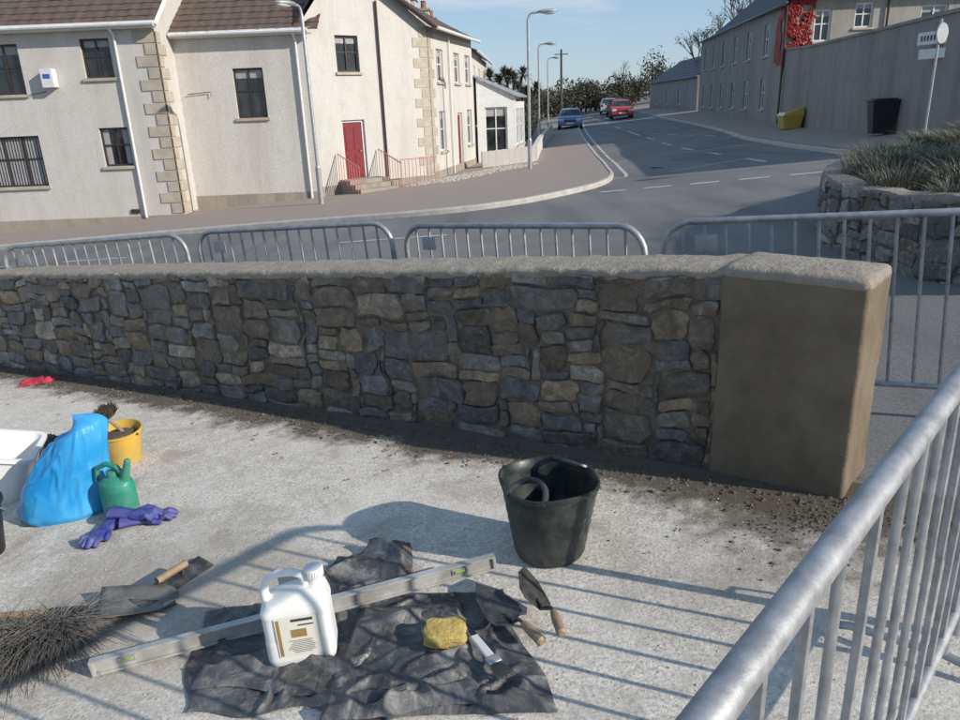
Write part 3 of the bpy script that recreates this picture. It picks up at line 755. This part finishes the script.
begin('utility_pole',(8.2,70,zg(8.2,70))); b=B('pole'); b.tube([(0,0,-.3),(0,0,6.2)],[.13,.09],BARK,8); b.box((0,0,5.8),(1.2,.08,.08),BARK); b.done(); end()

# ------------------------------------------------------------ barriers
def barrier(p0,p1,h=1.05,plate=True,r=.019,nb=None,zl=None):
    p0=Vector(p0);p1=Vector(p1);L=(p1-p0).length; z0=zg(p0.x,p0.y);z1=zg(p1.x,p1.y)
    e=begin('crowd_barrier',(p0.x,p0.y,z0)); 
    e.rotation_euler=(0,-math.atan2(z1-z0,L),math.atan2((p1-p0).y,(p1-p0).x))
    b=B('frame'); c=.16
    pts=[(0,0,.02),(0,0,h-c)]+[(c-c*math.cos(t),0,h-c+c*math.sin(t)) for t in(.25,.5,.78,1.05,1.3,1.57)]
    pts+=[(L*k/8,0,h) for k in range(2,7)]
    pts+=[(L-c+c*math.sin(t),0,h-c+c*math.cos(t)) for t in(0,.27,.52,.79,1.07,1.32,1.57)]+[(L,0,.02)]
    b.tube(pts,r,GALV,14); b.tube([(0,0,.17),(L,0,.17)],r*.85,GALV,10)
    n=nb or int(L/.115)
    for i in range(1,n):
        x=L*i/n; zt=h
        if x<c: zt=h-c+math.sqrt(max(0,c*c-(c-x)**2))
        if x>L-c: zt=h-c+math.sqrt(max(0,c*c-(x-L+c)**2))
        b.tube([(x,0,.17),(x+random.uniform(-.003,.003),random.uniform(-.004,.004),zt)],.0085,GALV,8)
    for x in(.18,L-.18):
        b.tube([(x,-.3,.012),(x,-.25,.03),(x,0,.06),(x,.25,.03),(x,.3,.012)],.013,GALV,8); b.tube([(x,0,.06),(x,0,.17)],.013,GALV,8)
    for z in(.3,.75): b.tube([(L+.0,0,z),(L+.05,0,z),(L+.06,0,z-.08)],.008,GALV,6)
    if plate: b.box((.24,-.012,h-.12),(.12,.006,.09),GALVD)
    b.done(smooth=True,angle=45); end()
barrier((-4.25,6.75),(-2.36,6.2),1.08); barrier((-2.25,6.17),(-.54,5.36),1.08); barrier((-.45,5.3),(1.0,4.07)); barrier((1.12,4.13),(2.95,3.15))
barrier((-6.5,7.6),(-4.4,6.85),1.08)
barrier((.03,.37),(1.44,1.88),h=1.10,plate=False,r=.021,nb=15)

# ------------------------------------------------------------ cars
def car(x,y,rz,paint,dz=0):
    begin('parked_car',(x,y,zg(x,y)+dz),rz=rz)
    b=B('body'); w=.86
    def ext(prof,wf,m,wt=None):
        n=len(prof); V=[(-wf(z),yy,z) for yy,z in prof]+[(wf(z),yy,z) for yy,z in prof]
        b.add(V,[tuple(range(n)),tuple(reversed(range(n,2*n)))]+[(i,i+n,(i+1)%n+n,(i+1)%n) for i in range(n)],m)
    ext([(-2,.28),(-2.05,.55),(-1.95,.85),(-1.75,.93),(-1.0,.98),(1.55,1.0),(1.9,.98),(2.02,.6),(1.98,.28)],lambda z:.86-.05*abs(z-.6),paint)
    b.done(bevel=.06,seg=3,smooth=True)
    b=B('windows'); ext([(-1.02,.96),(-.45,1.38),(1.25,1.40),(1.8,.97)],lambda z:.80-(z-.97)*.42,GLASS); b.done(bevel=.03)
    b=B('roof'); ext([(-.48,1.37),(-.3,1.44),(.5,1.47),(1.1,1.45),(1.28,1.38)],lambda z:.63-(z-1.37)*.6,paint)
    for sx in(-1,1):
        for (a,c) in(((-1.05,.97),(-.46,1.39)),((.35,.98),(.35,1.4)),((1.8,.98),(1.25,1.4))):
            b.tube([(sx*.81,a[0],a[1]),(sx*.64,c[0],c[1])],.03,paint,6)
    b.done(bevel=.02,smooth=True)
    b=B('wheels')
    for sx in(-1,1):
        for yy in(-1.25,1.25):
            b.tube([(sx*.68,yy,.31),(sx*.88,yy,.31)],.31,BINB,20); b.tube([(sx*.87,yy,.31),(sx*.89,yy,.31)],.19,GALVD,14)
    b.done(smooth=True,angle=40)
    b=B('lights_and_plate'); TL=paintc('lamp_red'+str(x),(.4,.01,.01))
    for sx in(-1,1):
        b.box((sx*.68,1.99,.82),(.22,.08,.2),TL); b.box((sx*.62,-2.0,.7),(.34,.1,.15),WHITE); b.box((sx*.93,-.75,1.0),(.16,.1,.12),paint)
    b.box((0,2.02,.6),(.52,.02,.11),YEL); b.box((0,-2.05,.45),(.52,.02,.11),WHITE); b.box((0,-2.03,.6),(.9,.03,.14),BINB); b.done(bevel=.02); end()
car(7.4,57.5,math.radians(-8),paintc('car_paint_blue',(.12,.20,.38)))
car(12.2,63,math.radians(-8),paintc('car_paint_red',(.42,.03,.025)))
car(13.3,71,math.radians(170),paintc('car_paint_dark',(.05,.055,.065)))
car(13.9,78,math.radians(170),paintc('car_paint_silver',(.45,.46,.48)))

# ------------------------------------------------------------ trees
def leafcloud(b,c,r,n,s,mat,mat2=None,gap=.0):
    for i in range(n):
        v=Vector((random.gauss(0,1),random.gauss(0,1),random.gauss(0,1))); v.normalize(); v*=random.random()**.4
        p=Vector((c[0]+v.x*r[0],c[1]+v.y*r[1],c[2]+v.z*r[2]))
        if noise.noise(p*1.1)<gap-.15: continue
        a=Vector((random.uniform(-1,1),random.uniform(-1,1),random.uniform(-1,1))).normalized()*s*random.uniform(.5,1.2)
        d=Vector((random.uniform(-1,1),random.uniform(-1,1),random.uniform(-1,1))).normalized()*s*random.uniform(.4,1)
        b.add([p-a,p+d,p+a,p-d*.6],[(0,1,2,3)],mat2 if mat2 and random.random()<.35 else mat)
def branches(b,p,d,L,r,depth,mat):
    q=p+d*L; b.tube([p,p.lerp(q,.5)+Vector((random.uniform(-1,1),random.uniform(-1,1),0))*L*.05,q],[r,r*.8,r*.6],mat,5,cap=False)
    if depth==0: return [q]
    o=[]
    for k in range(random.choice((2,3,3))):
        nd=(d+Vector((random.uniform(-1,1),random.uniform(-1,1),random.uniform(-.2,.7)))*.6).normalized()
        o+=branches(b,p.lerp(q,random.uniform(.6,1)),nd,L*random.uniform(.6,.8),r*.58,depth-1,mat)
    return o
def bare_tree(x,y,h,leaves=0):
    begin('bare_tree' if not leaves else 'autumn_tree',(x,y,zg(x,y)))
    b=B('trunk_and_branches'); tips=branches(b,Vector((0,0,-.2)),Vector((random.uniform(-.1,.1),0,1)).normalized(),h*.33,h*.028,5,BARK); b.done()
    if leaves:
        b=B('foliage')
        for t in tips: leafcloud(b,t,(.45,.45,.35),leaves,.09,LEAFB,LEAF)
        b.done()
    end()
bare_tree(20.5,62,10.5); bare_tree(23,66,10.5); bare_tree(19.2,66,7.5,5); bare_tree(16.5,85,6,0); bare_tree(7.0,92,4.5,8)
b=B('distant_trees')
for i in range(64):
    x=random.uniform(3,46); y=random.uniform(82,98); h=random.uniform(2.6,4.2)+(1.6 if x>20 else 0)
    z=zg(x,y); b.tube([(x,y,z-.2),(x,y,z+h*.6)],.12,BARK,5)
    for k in range(6): leafcloud(b,(x+random.uniform(-1.4,1.4),y+random.uniform(-1,1),z+h*random.uniform(.2,.85)),(1.2,1.2,h*.26),150,.17,LEAF,LEAFB,-.1)
for i in range(40):
    x=-6+random.uniform(0,12); y=random.uniform(70,84); z=zg(x,y)
    for k in range(3): leafcloud(b,(x,y,z+random.uniform(.6,2.6)),(1.3,1.2,.7),110,.18,LEAF,LEAFB)
b.done()
b=B('hedge')
for i in range(40):
    t=i/40; x=3.9+t*2.4; y=46+t*20; leafcloud(b,(x-.8,y,zg(x,y)+.9),(.6,.5,.9),110,.11,LEAF,LEAFB)
for i in range(14): leafcloud(b,(15.2+random.uniform(-.5,.6),79+i*.9,zg(15,80)+1),(.7,.7,1.0),120,.13,LEAF,LEAFB)
b.done()
def palm(x,y,h):
    begin('cordyline_palm',(x,y,zg(x,y))); b=B('trunk')
    b.tube([(0,0,-.2),(.05,0,h*.5),(0,.1,h*.8)],[.13,.1,.09],BARK,8); heads=[(0,.1,h*.8)]
    for dx in(-.5,.55): b.tube([(.03,0,h*.55),(dx*.6,0,h*.7),(dx,0,h*.86)],[.08,.07,.06],BARK,6); heads.append((dx,0,h*.86))
    b.done(smooth=True); b=B('crown')
    for c in heads:
        for i in range(110):
            th=random.uniform(0,6.28);el=random.uniform(-.5,1.4);L=random.uniform(.55,.85); d=Vector((math.cos(th)*math.cos(el),math.sin(th)*math.cos(el),math.sin(el)))
            s=Vector((-math.sin(th),math.cos(th),0))*.035; p=Vector(c); m=p+d*L*.55; e_=p+d*L-Vector((0,0,.22*L))
            b.add([p-s*.6,p+s*.6,m+s,m-s,e_],[(0,1,2,3),(3,2,4)],LEAF if random.random()<.6 else LEAFB)
    b.done(); end()
palm(1.6,42,4.4); palm(2.6,46,4.6); palm(3.6,49,3.6)

# ------------------------------------------------------------ yard objects
def gz(x,y): return zg(x,y)+.005
x,y=.25,2.58
begin('rubber_tub',(x,y,gz(x,y)),rz=2.5)
b=B('tub'); H=.33
prof=[(.001,0),(.125,0),(.135,.01)]
for k in range(1,15): 
    t=k/14; prof.append((.137+.050*t+(.0035 if k%2 else 0),.01+t*(H-.03)))
prof+=[(.195,H-.015),(.198,H),(.19,H+.004),(.181,H-.005),(.174,H-.05),(.138,.07),(.128,.05),(.001,.045)]
b.lathe(prof,PLASTB,48)
for i,v in enumerate(b.V):
    th=math.atan2(v.y,v.x); k=v.z/H; b.V[i]=Vector((v.x*(1+.035*k*math.cos(2*th+.4)),v.y*(1+.035*k*math.cos(2*th+.4)),v.z+.009*k*math.sin(3*th)))
b.done(smooth=True,angle=50)
b=B('handles')
for s,ht in((-1,.03),(1,.045)):
    pts=[(.08*math.cos(t)*1.0,s*(.178-.085*math.sin(t)*(1 if s>0 else .55)),H-.015+ht*math.sin(t)) for t in [math.pi*k/12 for k in range(13)]]
    b.tube(pts,.012,PLASTB,8)
b.done(smooth=True)
b=B('water_and_slurry'); b.lathe([(.001,.11),(.148,.11)],MUD,32); b.done(smooth=True)
end()
def crumple(name,C,nx,ny,h,seed,par=None,mat=SHEET,base=.004,dens=1,edge=.06):
    b=B(name); BL,BR,TR,TL=[Vector(c) for c in C]; V=[]
    for j in range(ny+1):
        for i in range(nx+1):
            u=i/nx;v=j/ny
            p=BL.lerp(BR,u).lerp(TL.lerp(TR,u),v)
            ed=min(u,1-u,v,1-v); 
            wob=Vector((noise.noise((p.x*4*dens,p.y*4*dens,seed)),noise.noise((p.x*4*dens,p.y*4*dens,seed+7))))*edge/dens
            q=p+wob
            s=Vector((q.x*2.2*dens,q.y*2.9*dens,seed)); s+=Vector((noise.noise(s*1.3),noise.noise(s*1.3+Vector((5,0,0))),0))*.6
            r1=1-abs(noise.noise(s))*4.2; r2=1-abs(noise.noise(s*1.9+Vector((3,1,0))))*4.2; r3=1-abs(noise.noise(s*4.5))*3.4
            z=h*(.6*max(0,r1)**1.6+.35*max(0,r2)**2+.10*max(0,r3)**2+.22*(noise.noise(s*.8)+.5))
            z*=min(1,ed*14+.1)
            V.append((q.x,q.y,gz(q.x,q.y)+base+max(0,z)))
    b.add(V,[(j*(nx+1)+i,j*(nx+1)+i+1,(j+1)*(nx+1)+i+1,(j+1)*(nx+1)+i) for j in range(ny) for i in range(nx)],mat)
    o=b.done(smooth=True,angle=0); 
    return o
begin('plastic_sheeting')
crumple('sheet_lower',[(-1.0,1.84),(.17,1.72),(.06,2.36),(-1.10,2.38)],170,100,.06,2.2)
crumple('sheet_fold',[(-.52,1.74),(-.02,1.76),(-.10,2.26),(-.48,2.28)],100,90,.065,8.1,base=.02,edge=.04)
crumple('sheet_flap',[(-.98,1.93),(-.55,1.86),(-.58,2.12),(-.97,2.2)],90,70,.045,12.1,base=.016,edge=.05)
crumple('sheet_back',[(-.95,2.3),(-.28,2.33),(-.33,2.74),(-.62,2.68)],90,60,.07,5.2)
end()
a=Vector((-1.37,2.07,gz(-1.37,2.07)+.005)); c=Vector((.03,2.40,gz(.03,2.40)+.06))
d=c-a; L=d.length; d.normalize(); s=d.cross(Vector((0,0,1))).normalized(); u=s.cross(d)
e_=begin('spirit_level',tuple(a)); e_.matrix_world=Matrix(((d.x,-s.x,u.x,a.x),(d.y,-s.y,u.y,a.y),(d.z,-s.z,u.z,a.z),(0,0,0,1)))
b=B('beam'); b.box((L/2,0,.003+.003),(L,.03,.006),ALU); b.box((L/2,0,.059),(L,.03,.006),ALU); b.box((L/2,0,.0325),(L-.002,.008,.047),ALU)
for xx in(0.006,L-.006): b.box((xx,0,.0325),(.012,.028,.047),ALU)
b.done(bevel=.0015)
b=B('vials'); VM=paintc('vial_green',(.30,.40,.10))
for xx in(.12,L/2,L-.14): b.box((xx,0,.034),(.06,.018,.024),GALVD); b.tube([(xx-.02,-.0105,.036),(xx+.02,-.0105,.036)],.005,VM,10)
b.done(bevel=.003); end()
x,y=-.635,2.07
begin('plastic_jerrycan',(x,y,gz(x,y)+.02),rz=math.radians(8),ry=math.radians(-2))
b=B('body')
def rsec(w,d,z,cx=0,n=8,r=.03):
    return [(cx+px,py,z) for px,py in rr(-w/2,w/2,-d/2,d/2,min(r,w/2-.001,d/2-.001),n)]
S=[rsec(.19,.10,.0),rsec(.215,.13,.008),rsec(.225,.142,.03),rsec(.224,.141,.1),rsec(.221,.138,.11),rsec(.221,.138,.19),rsec(.225,.142,.20),rsec(.222,.139,.215),rsec(.20,.125,.235,.008),rsec(.14,.10,.255,.036),rsec(.085,.075,.272,.062)]
n=len(S[0]); V=[v for q in S for v in q]
b.add(V,[(i*n+j,i*n+(j+1)%n,(i+1)*n+(j+1)%n,(i+1)*n+j) for i in range(len(S)-1) for j in range(n)]+[tuple(reversed(range(n))),tuple(range((len(S)-1)*n,len(S)*n))],WPL)
b.tube([(-.09,0,.20),(-.094,0,.265),(-.082,0,.305),(-.045,0,.323),(.0,0,.322),(.035,0,.305),(.045,0,.27)],[.019,.015,.0145,.014,.014,.015,.02],WPL,14)
b.lathe([(.026,.0),(.026,.05),(.001,.05)],WPL,20,c=(.072,0,.255))
o=b.done(smooth=True); blobify(o,.0042,3)
b=B('cap'); b.lathe([(.03,0)]+[(.031 ,.002),(.031,.028),(.028,.032),(.001,.032)],WHITE,28,c=(.072,0,.297))
for k in range(24): 
    t=k*math.pi/12; b.box((.072+.031*math.cos(t),.031*math.sin(t),.312),(.003,.003,.026),WHITE,rz=t)
b.done(smooth=True,angle=40)
b=B('label'); yy=-.0735; b.box((0.0,yy,.125),(.135,.002,.15),LABEL)
b.box((0.02,yy-.0015,.188),(.07,.001,.010),LABK); b.box((.005,yy-.0015,.138),(.05,.001,.03),LABB); b.box((-.058,yy-.0015,.125),(.010,.001,.14),LABB)
for i in range(8): b.box((.01+random.uniform(-.004,.004),yy-.0015,.110-i*.0065),(.085-random.uniform(0,.03),.001,.0016),LABK)
b.box((.03,yy-.0015,.168),(.05,.001,.005),LABK); b.done(); end()
x,y=-.15,2.03
b=B('sponge')
ellips(b,(0,0,0),(1,1,1),SPONGE,56)
for i,v in enumerate(b.V):
    q=Vector([math.copysign(abs(k)**.5,k) for k in v]); k=1+.16*noise.noise(q*1.7)+.07*noise.noise(q*5)+.03*noise.noise(q*14)
    b.V[i]=Vector((q.x*.070*k,q.y*.052*k,q.z*.027*k))
b.done(smooth=True,angle=0,loc=(x,y,gz(x,y)+.075),rot=(.12,.06,.15))
def trowel(x,y,z,rz,rx=0,ry=0,bl=.26,bw=.13):
    begin('brick_trowel',(x,y,z),rz=rz,rx=rx,ry=ry)
    b=B('blade'); o=[(0,.0),(-bw*.42,.03),(-bw*.5,.07),(-bw*.33,.17),(0,bl),(bw*.33,.17),(bw*.5,.07),(bw*.42,.03)]
    V=[(px,py,.0) for px,py in o]+[(px,py,.003) for px,py in o]; n=8
    b.add(V,[tuple(reversed(range(8))),tuple(range(8,16))]+[(i,(i+1)%8,(i+1)%8+8,i+8) for i in range(8)],DARKM); b.done()
    b=B('tang'); b.tube([(0,.05,.006),(0,.0,.012),(0,-.03,.045),(0,-.06,.05)],.006,DARKM,8); b.done(smooth=True)
    b=B('handle'); b.tube([(0,-.055,.05),(0,-.065,.05),(0,-.1,.05),(0,-.13,.05),(0,-.15,.05),(0,-.157,.05)],[.012,.014,.017,.016,.018,.011],WOOD,14); b.done(smooth=True); end()
trowel(.17,2.10,gz(.17,2.10)+.075,math.radians(14),rx=math.radians(7),ry=math.radians(38),bl=.23,bw=.14)
trowel(.08,2.06,gz(.08,2.06)+.06,math.radians(32),rx=math.radians(5),ry=math.radians(-6),bl=.24,bw=.13)
begin('pointing_brush',(.0,1.90,gz(0,1.9)+.06),rz=math.radians(25),rx=math.radians(-6))
b=B('handle'); b.box((0,.06,0),(.03,.16,.014),WHITE); b.box((0,-.01,0),(.045,.04,.018),GALVD); b.done(bevel=.005,smooth=True)
b=B('bristles')
for i in range(160):
    q=Vector((random.uniform(-.02,.02),-.03,random.uniform(-.006,.006))); b.tube([q,q+Vector((q.x*.4,-.07,0))],.0012,BRIS,3)
b.done(); end()
begin('shovel',(-1.55,2.42,gz(-1.55,2.42)),rz=math.radians(10))
b=B('handle'); b.tube([(-1.15,.12,.03),(-.6,.06,.035),(-.12,.0,.045)],.018,WOOD,12); b.tube([(-.14,.0,.045),(.02,0,.03)],.021,DARKM,12); b.done(smooth=True)
b=B('blade'); V=[];nu,nv=10,8
for i in range(nu+1):
    for j in range(nv+1):
        u=i/nu;v=j/nv*2-1; w=.10*(1-.25*u*u) if u<.85 else .10*(1-.25*u*u)*(1-(u-.85)*4)
        V.append((.02+u*.3,v*w,.012+.035*(v*v)+.02*(1-u)))
b.add(V,[(i*(nv+1)+j,(i+1)*(nv+1)+j,(i+1)*(nv+1)+j+1,i*(nv+1)+j+1) for i in range(nu) for j in range(nv)],BLADE)
o=b.done(smooth=True); md=o.modifiers.new('s','SOLIDIFY'); md.thickness=.004; end()
begin('cement_float',(-1.30,2.60,gz(-1.30,2.60)+.012),rz=math.radians(58),rx=.12)
b=B('blade'); b.box((0,0,0),(.34,.1,.006),DARKM); b.done(bevel=.002)
b=B('handle'); b.tube([(-.07,0,.05),(.07,0,.05)],.016,WOOD,12); b.tube([(-.05,0,0),(-.05,0,.05)],.007,DARKM,8); b.tube([(.05,0,0),(.05,0,.05)],.007,DARKM,8); b.done(smooth=True); end()
begin('yard_brush',(-1.72,2.27,gz(-1.72,2.27)),rz=math.radians(20))
b=B('head'); b.box((-.05,.0,.05),(.36,.06,.035),WOOD); b.tube([(-.05,.0,.07),(-.5,.25,.3)],.014,WOOD,10); b.done(bevel=.006,smooth=True)
b=B('bristles')
for i in range(2600):
    px=random.uniform(-.27,.17);py=random.uniform(-.05,.05); dx=random.gauss(0,.08)+px*.3; dy=-.11+random.gauss(0,.09); dz=random.uniform(-.03,.09)
    p=Vector((px,py,.05)); q=p+Vector((dx,dy,dz)); q.z=max(.004,q.z); b.tube([p,p.lerp(q,.5)+Vector((0,0,.02)),q],[.0018,.0015,.0008],BRIS,3,cap=False)
b.done(); end()
# blue bag: part-filled sack, broad base, slumped towards the right, folded-over mouth
x,y=-2.15,3.40
b=B('rubble_bag'); nth,nz_=140,80; V=[]
for j in range(nz_+1):
    t=j/nz_
    for i in range(nth):
        th=2*math.pi*i/nth; cx_,sy_=math.cos(th),math.sin(th)
        w=.250*(1-.52*t**1.1) if t<.9 else .250*(1-.52*.9**1.1)*math.sqrt(max(0,1-((t-.9)/.1)**2))
        w*=min(1,.88+t*2.2)
        ple=.040*noise.noise((cx_*1.1,sy_*1.1,t*1.6))+.012*max(0,1-abs(noise.noise((cx_*1.7,sy_*1.7,t*1.8+4)))*6)+.006*max(0,1-abs(noise.noise((cx_*3.4,sy_*3.4,t*3)))*5)
        ww=max(.001,w+ple*min(1,(1-t)*8))
        X=.11*t+cx_*ww; Y=sy_*ww*.72
        Z=.46*t**.9+.06*cx_*t+.02*noise.noise((cx_*1.5,sy_*1.5,t*3))*t
        V.append((X,Y,max(.0,Z)))
b.add(V,[(j*nth+i,j*nth+(i+1)%nth,(j+1)*nth+(i+1)%nth,(j+1)*nth+i) for j in range(nz_) for i in range(nth)],BLUEB)
b.done(smooth=True,angle=0,loc=(x,y,gz(x,y)),rot=(0,0,.2))
x,y=-2.13,4.0
begin('builders_bucket',(x,y,gz(x,y)),rx=.08,sc=.86)
b=B('bucket'); b.lathe([(.001,0),(.105,0),(.11,.01),(.14,.22),(.152,.225),(.152,.24),(.145,.24),(.135,.21),(.10,.02),(.001,.02)],YEL,36); b.done(smooth=True,angle=40)
b=B('handle'); b.tube([(.15*math.cos(t),.06*math.sin(t)-.05,.23+.06*math.sin(t)*-1) for t in[math.pi*k/14 for k in range(15)]],.005,DARKM,6); b.done()
b=B('masonry_brush')
ellips(b,(0,0,.17),(.12,.12,.05),MUD,20); b.box((-.06,0,.33),(.05,.16,.03),WOOD)
for i in range(500):
    p=Vector((-.06+random.uniform(-.025,.025),random.uniform(-.08,.08),.32)); q=p+Vector((random.gauss(0,.025),random.gauss(0,.02),random.uniform(.05,.09))); b.tube([p,q],.0025,MUD,3)
b.tube([(-.06,0,.33),(.06,.02,.16)],.012,WOOD,8)
b.done(smooth=True,angle=40); end()
x,y=-1.83,3.3
begin('green_watering_can',(x,y,gz(x,y)),rz=-.3)
b=B('body'); b.lathe([(.001,0),(.085,0),(.092,.012),(.092,.15),(.085,.18),(.06,.2),(.035,.212),(.001,.215)],TEAL,28,sx=1,sy=.8)
b.tube([(.05,0,.17),(.075,0,.24),(.1,0,.31)],[.026,.02,.015],TEAL,12)
b.tube([(-.07,0,.12),(-.115,0,.17),(-.1,0,.24),(-.04,0,.27),(.02,0,.26),(.06,0,.22)],.014,TEAL,12)
o=b.done(smooth=True); blobify(o,.005,3)
b=B('neck'); b.lathe([(.03,.2),(.03,.235),(.024,.238),(.001,.238)],TEAL,20,c=(-.01,0,0)); b.done(smooth=True,angle=40); end()
def glove(x,y,rz,mirror=1,dz=.0):
    begin('work_glove',(x,y,gz(x,y)+dz),rz=rz)
    b=B('glove'); ellips(b,(0,0,.02),(.048,.062,.02),GLOVE,16); b.tube([(0,-.04,.02),(0,-.09,.022),(0,-.15,.022)],[.036,.04,.05],GLOVE,14,flat=.5)
    for i,(fx,L) in enumerate(((-.036,.075),(-.013,.09),(.012,.085),(.034,.065))):
        b.tube([(fx*.9,.03,.02),(fx*1.1,.03+L*.5,.028+.01*(i%2)),(fx*1.2,.03+L*.9,.014)],[.0135,.0135,.011],GLOVE,10)
    b.tube([(-.03*mirror,-.02,.02),(-.06*mirror,.01,.028),(-.065*mirror,.045,.02)],[.015,.014,.011],GLOVE,10)
    o=b.done(smooth=True); blobify(o,.004,1); end()
glove(-1.83,3.06,math.radians(170)); glove(-1.62,3.18,math.radians(-75),-1); glove(-1.68,3.17,math.radians(-100),1,.03)
x,y=-2.74,3.66
begin('white_mixing_tub',(x,y,gz(x,y)),ry=.25,rz=.3)
b=B('tub'); 
O=[rsec(.34,.30,0,r=.05),rsec(.44,.38,.3,r=.06),rsec(.47,.41,.3,r=.06),rsec(.47,.41,.32,r=.06),rsec(.42,.36,.32,r=.05),rsec(.33,.29,.02,r=.05)]
n=len(O[0]); b.add([v for q in O for v in q],[(i*n+j,i*n+(j+1)%n,(i+1)*n+(j+1)%n,(i+1)*n+j) for i in range(5) for j in range(n)]+[tuple(reversed(range(n))),tuple(range(5*n,6*n))],WPL); b.done(smooth=True,angle=40); end()
x,y=-2.38,3.0
begin('black_bucket',(x,y,gz(x,y)))
b=B('bucket'); b.lathe([(.001,0),(.11,0),(.115,.01),(.145,.25),(.157,.255),(.157,.27),(.15,.27),(.14,.24),(.105,.02),(.001,.02)],BINB,36); b.done(smooth=True,angle=40)
b=B('handle'); b.tube([(.155*math.cos(t),.155*math.sin(t)*.9,.25-.1*math.sin(t)) for t in[math.pi*k/14 for k in range(15)]],.004,GALV,6); b.done(); end()
crumple('red_rag',[(-3.86,5.82),(-3.62,5.86),(-3.6,6.0),(-3.84,5.97)],30,20,.06,3.3,mat=REDC,dens=2.5)
crumple('black_bin_liner',[(-3.05,4.1),(-2.3,3.95),(-2.35,4.3),(-2.95,4.5)],60,40,.14,6.3,mat=BINB,dens=1.6)

def bits(name,n,fn,mat,flat=.6):
    b=B(name)
    for i in range(n):
        r=fn()
        if r is None: continue
        x,y,s=r; z=gz(x,y); k=random.choice((4,5)); a0=random.uniform(0,6)
        V=[(x+s*random.uniform(.6,1.1)*math.cos(a0+6.283*j/k),y+s*random.uniform(.6,1.1)*math.sin(a0+6.283*j/k),z-.001+s*.25*random.random()) for j in range(k)]
        V.append((x+random.uniform(-.3,.3)*s,y+random.uniform(-.3,.3)*s,z+s*flat*random.uniform(.7,1.3)))
        b.add(V,[(j,(j+1)%k,k) for j in range(k)],mat)
    return b.done()
def yp(dmin,dmax,smin,smax,s0=-1,s1=10):
    def f():
        s=random.uniform(s0,s1);d=random.uniform(dmin,dmax); p=W0+WD*s+WN*d
        return p.x,p.y,random.uniform(smin,smax)*random.random()**.5
    return f
bits('loose_gravel',14000,yp(-3.2,-.05,.002,.0075,-.9,8),PEB)
def mudf():
    s=random.uniform(-.7,9.5); d=-abs(random.gauss(0,.12))-.01; p=W0+WD*s+WN*d
    return p.x,p.y,random.uniform(.003,.022)*random.random()
bits('mud_clods',4200,mudf,MUD,.7)
def mudp():
    th=random.uniform(0,6.28);r=abs(random.gauss(0,.3)); return 1.35+r*math.cos(th),2.62+r*math.sin(th)*.6,random.uniform(.002,.014)*random.random()
bits('mud_clods',1300,mudp,MUD,.7)
DL=M('dead_leaf',(.30,.19,.08),(.18,.11,.05),30,.8,.1)
b=B('fallen_leaves')
for i in range(170):
    s=random.uniform(-.3,9);d=-abs(random.gauss(.15,.3))-.03; p=W0+WD*s+WN*d; sz=random.uniform(.008,.02);a=random.uniform(0,6);z=gz(p.x,p.y)+.006
    b.add([(p.x+sz*math.cos(a),p.y+sz*math.sin(a),z),(p.x+sz*.5*math.cos(a+1.5),p.y+sz*.5*math.sin(a+1.5),z+.008),(p.x-sz*math.cos(a),p.y-sz*math.sin(a),z+.002),(p.x-sz*.5*math.cos(a+1.5),p.y-sz*.5*math.sin(a+1.5),z+.006)],[(0,1,2,3)],DL)
b.done()

# ------------------------------------------------------------ light, sky, camera
EL=27; az=Vector((.885,-.466)).normalized()
w=D2.worlds.new('World'); bpy.context.scene.world=w; w.use_nodes=True; nt=w.node_tree; bg=nt.nodes['Background']
sk=nt.nodes.new('ShaderNodeTexSky'); sk.sky_type='NISHITA'; sk.sun_disc=False; sk.sun_elevation=math.radians(EL); sk.sun_rotation=math.atan2(az.x,az.y)
sk.air_density=1.0; sk.dust_density=.3; sk.ozone_density=1.6
tc=nt.nodes.new('ShaderNodeTexCoord'); mp=nt.nodes.new('ShaderNodeMapping'); mp.inputs['Scale'].default_value=(1,1,3.5); nt.links.new(tc.outputs['Generated'],mp.inputs[0])
cl=ramp(nt,noise_n(nt,mp.outputs[0],3.2,8,.6,.3),[(.55,0.),(.74,.7)])
base=mix(nt,.5,sk.outputs[0],(2.9,4.6,7.0))
nt.links.new(mix(nt,cl,base,(6.6,6.8,7.0)),bg.inputs[0]); bg.inputs[1].default_value=.118
sd=D2.lights.new('sun','SUN'); sd.energy=5.0; sd.angle=math.radians(.5); sd.color=(1,.925,.82)
so=D2.objects.new('sun',sd); COL.objects.link(so)
dv=Vector((-az.x*math.cos(math.radians(EL)),-az.y*math.cos(math.radians(EL)),-math.sin(math.radians(EL)))); so.rotation_euler=dv.to_track_quat('-Z','Y').to_euler()
cd=D2.cameras.new('camera'); co=D2.objects.new('camera',cd); COL.objects.link(co)
cd.sensor_width=36; cd.lens=27.75; cd.clip_start=.05; cd.clip_end=3000
R=Matrix.Rotation(math.radians(71),4,'X')@Matrix.Rotation(math.radians(-2.3),4,'Z')
co.matrix_world=Matrix.Translation((0,0,1.66))@R
sc=bpy.context.scene; sc.camera=co
sc.view_settings.view_transform='Standard'; sc.view_settings.look='None'; sc.view_settings.exposure=0
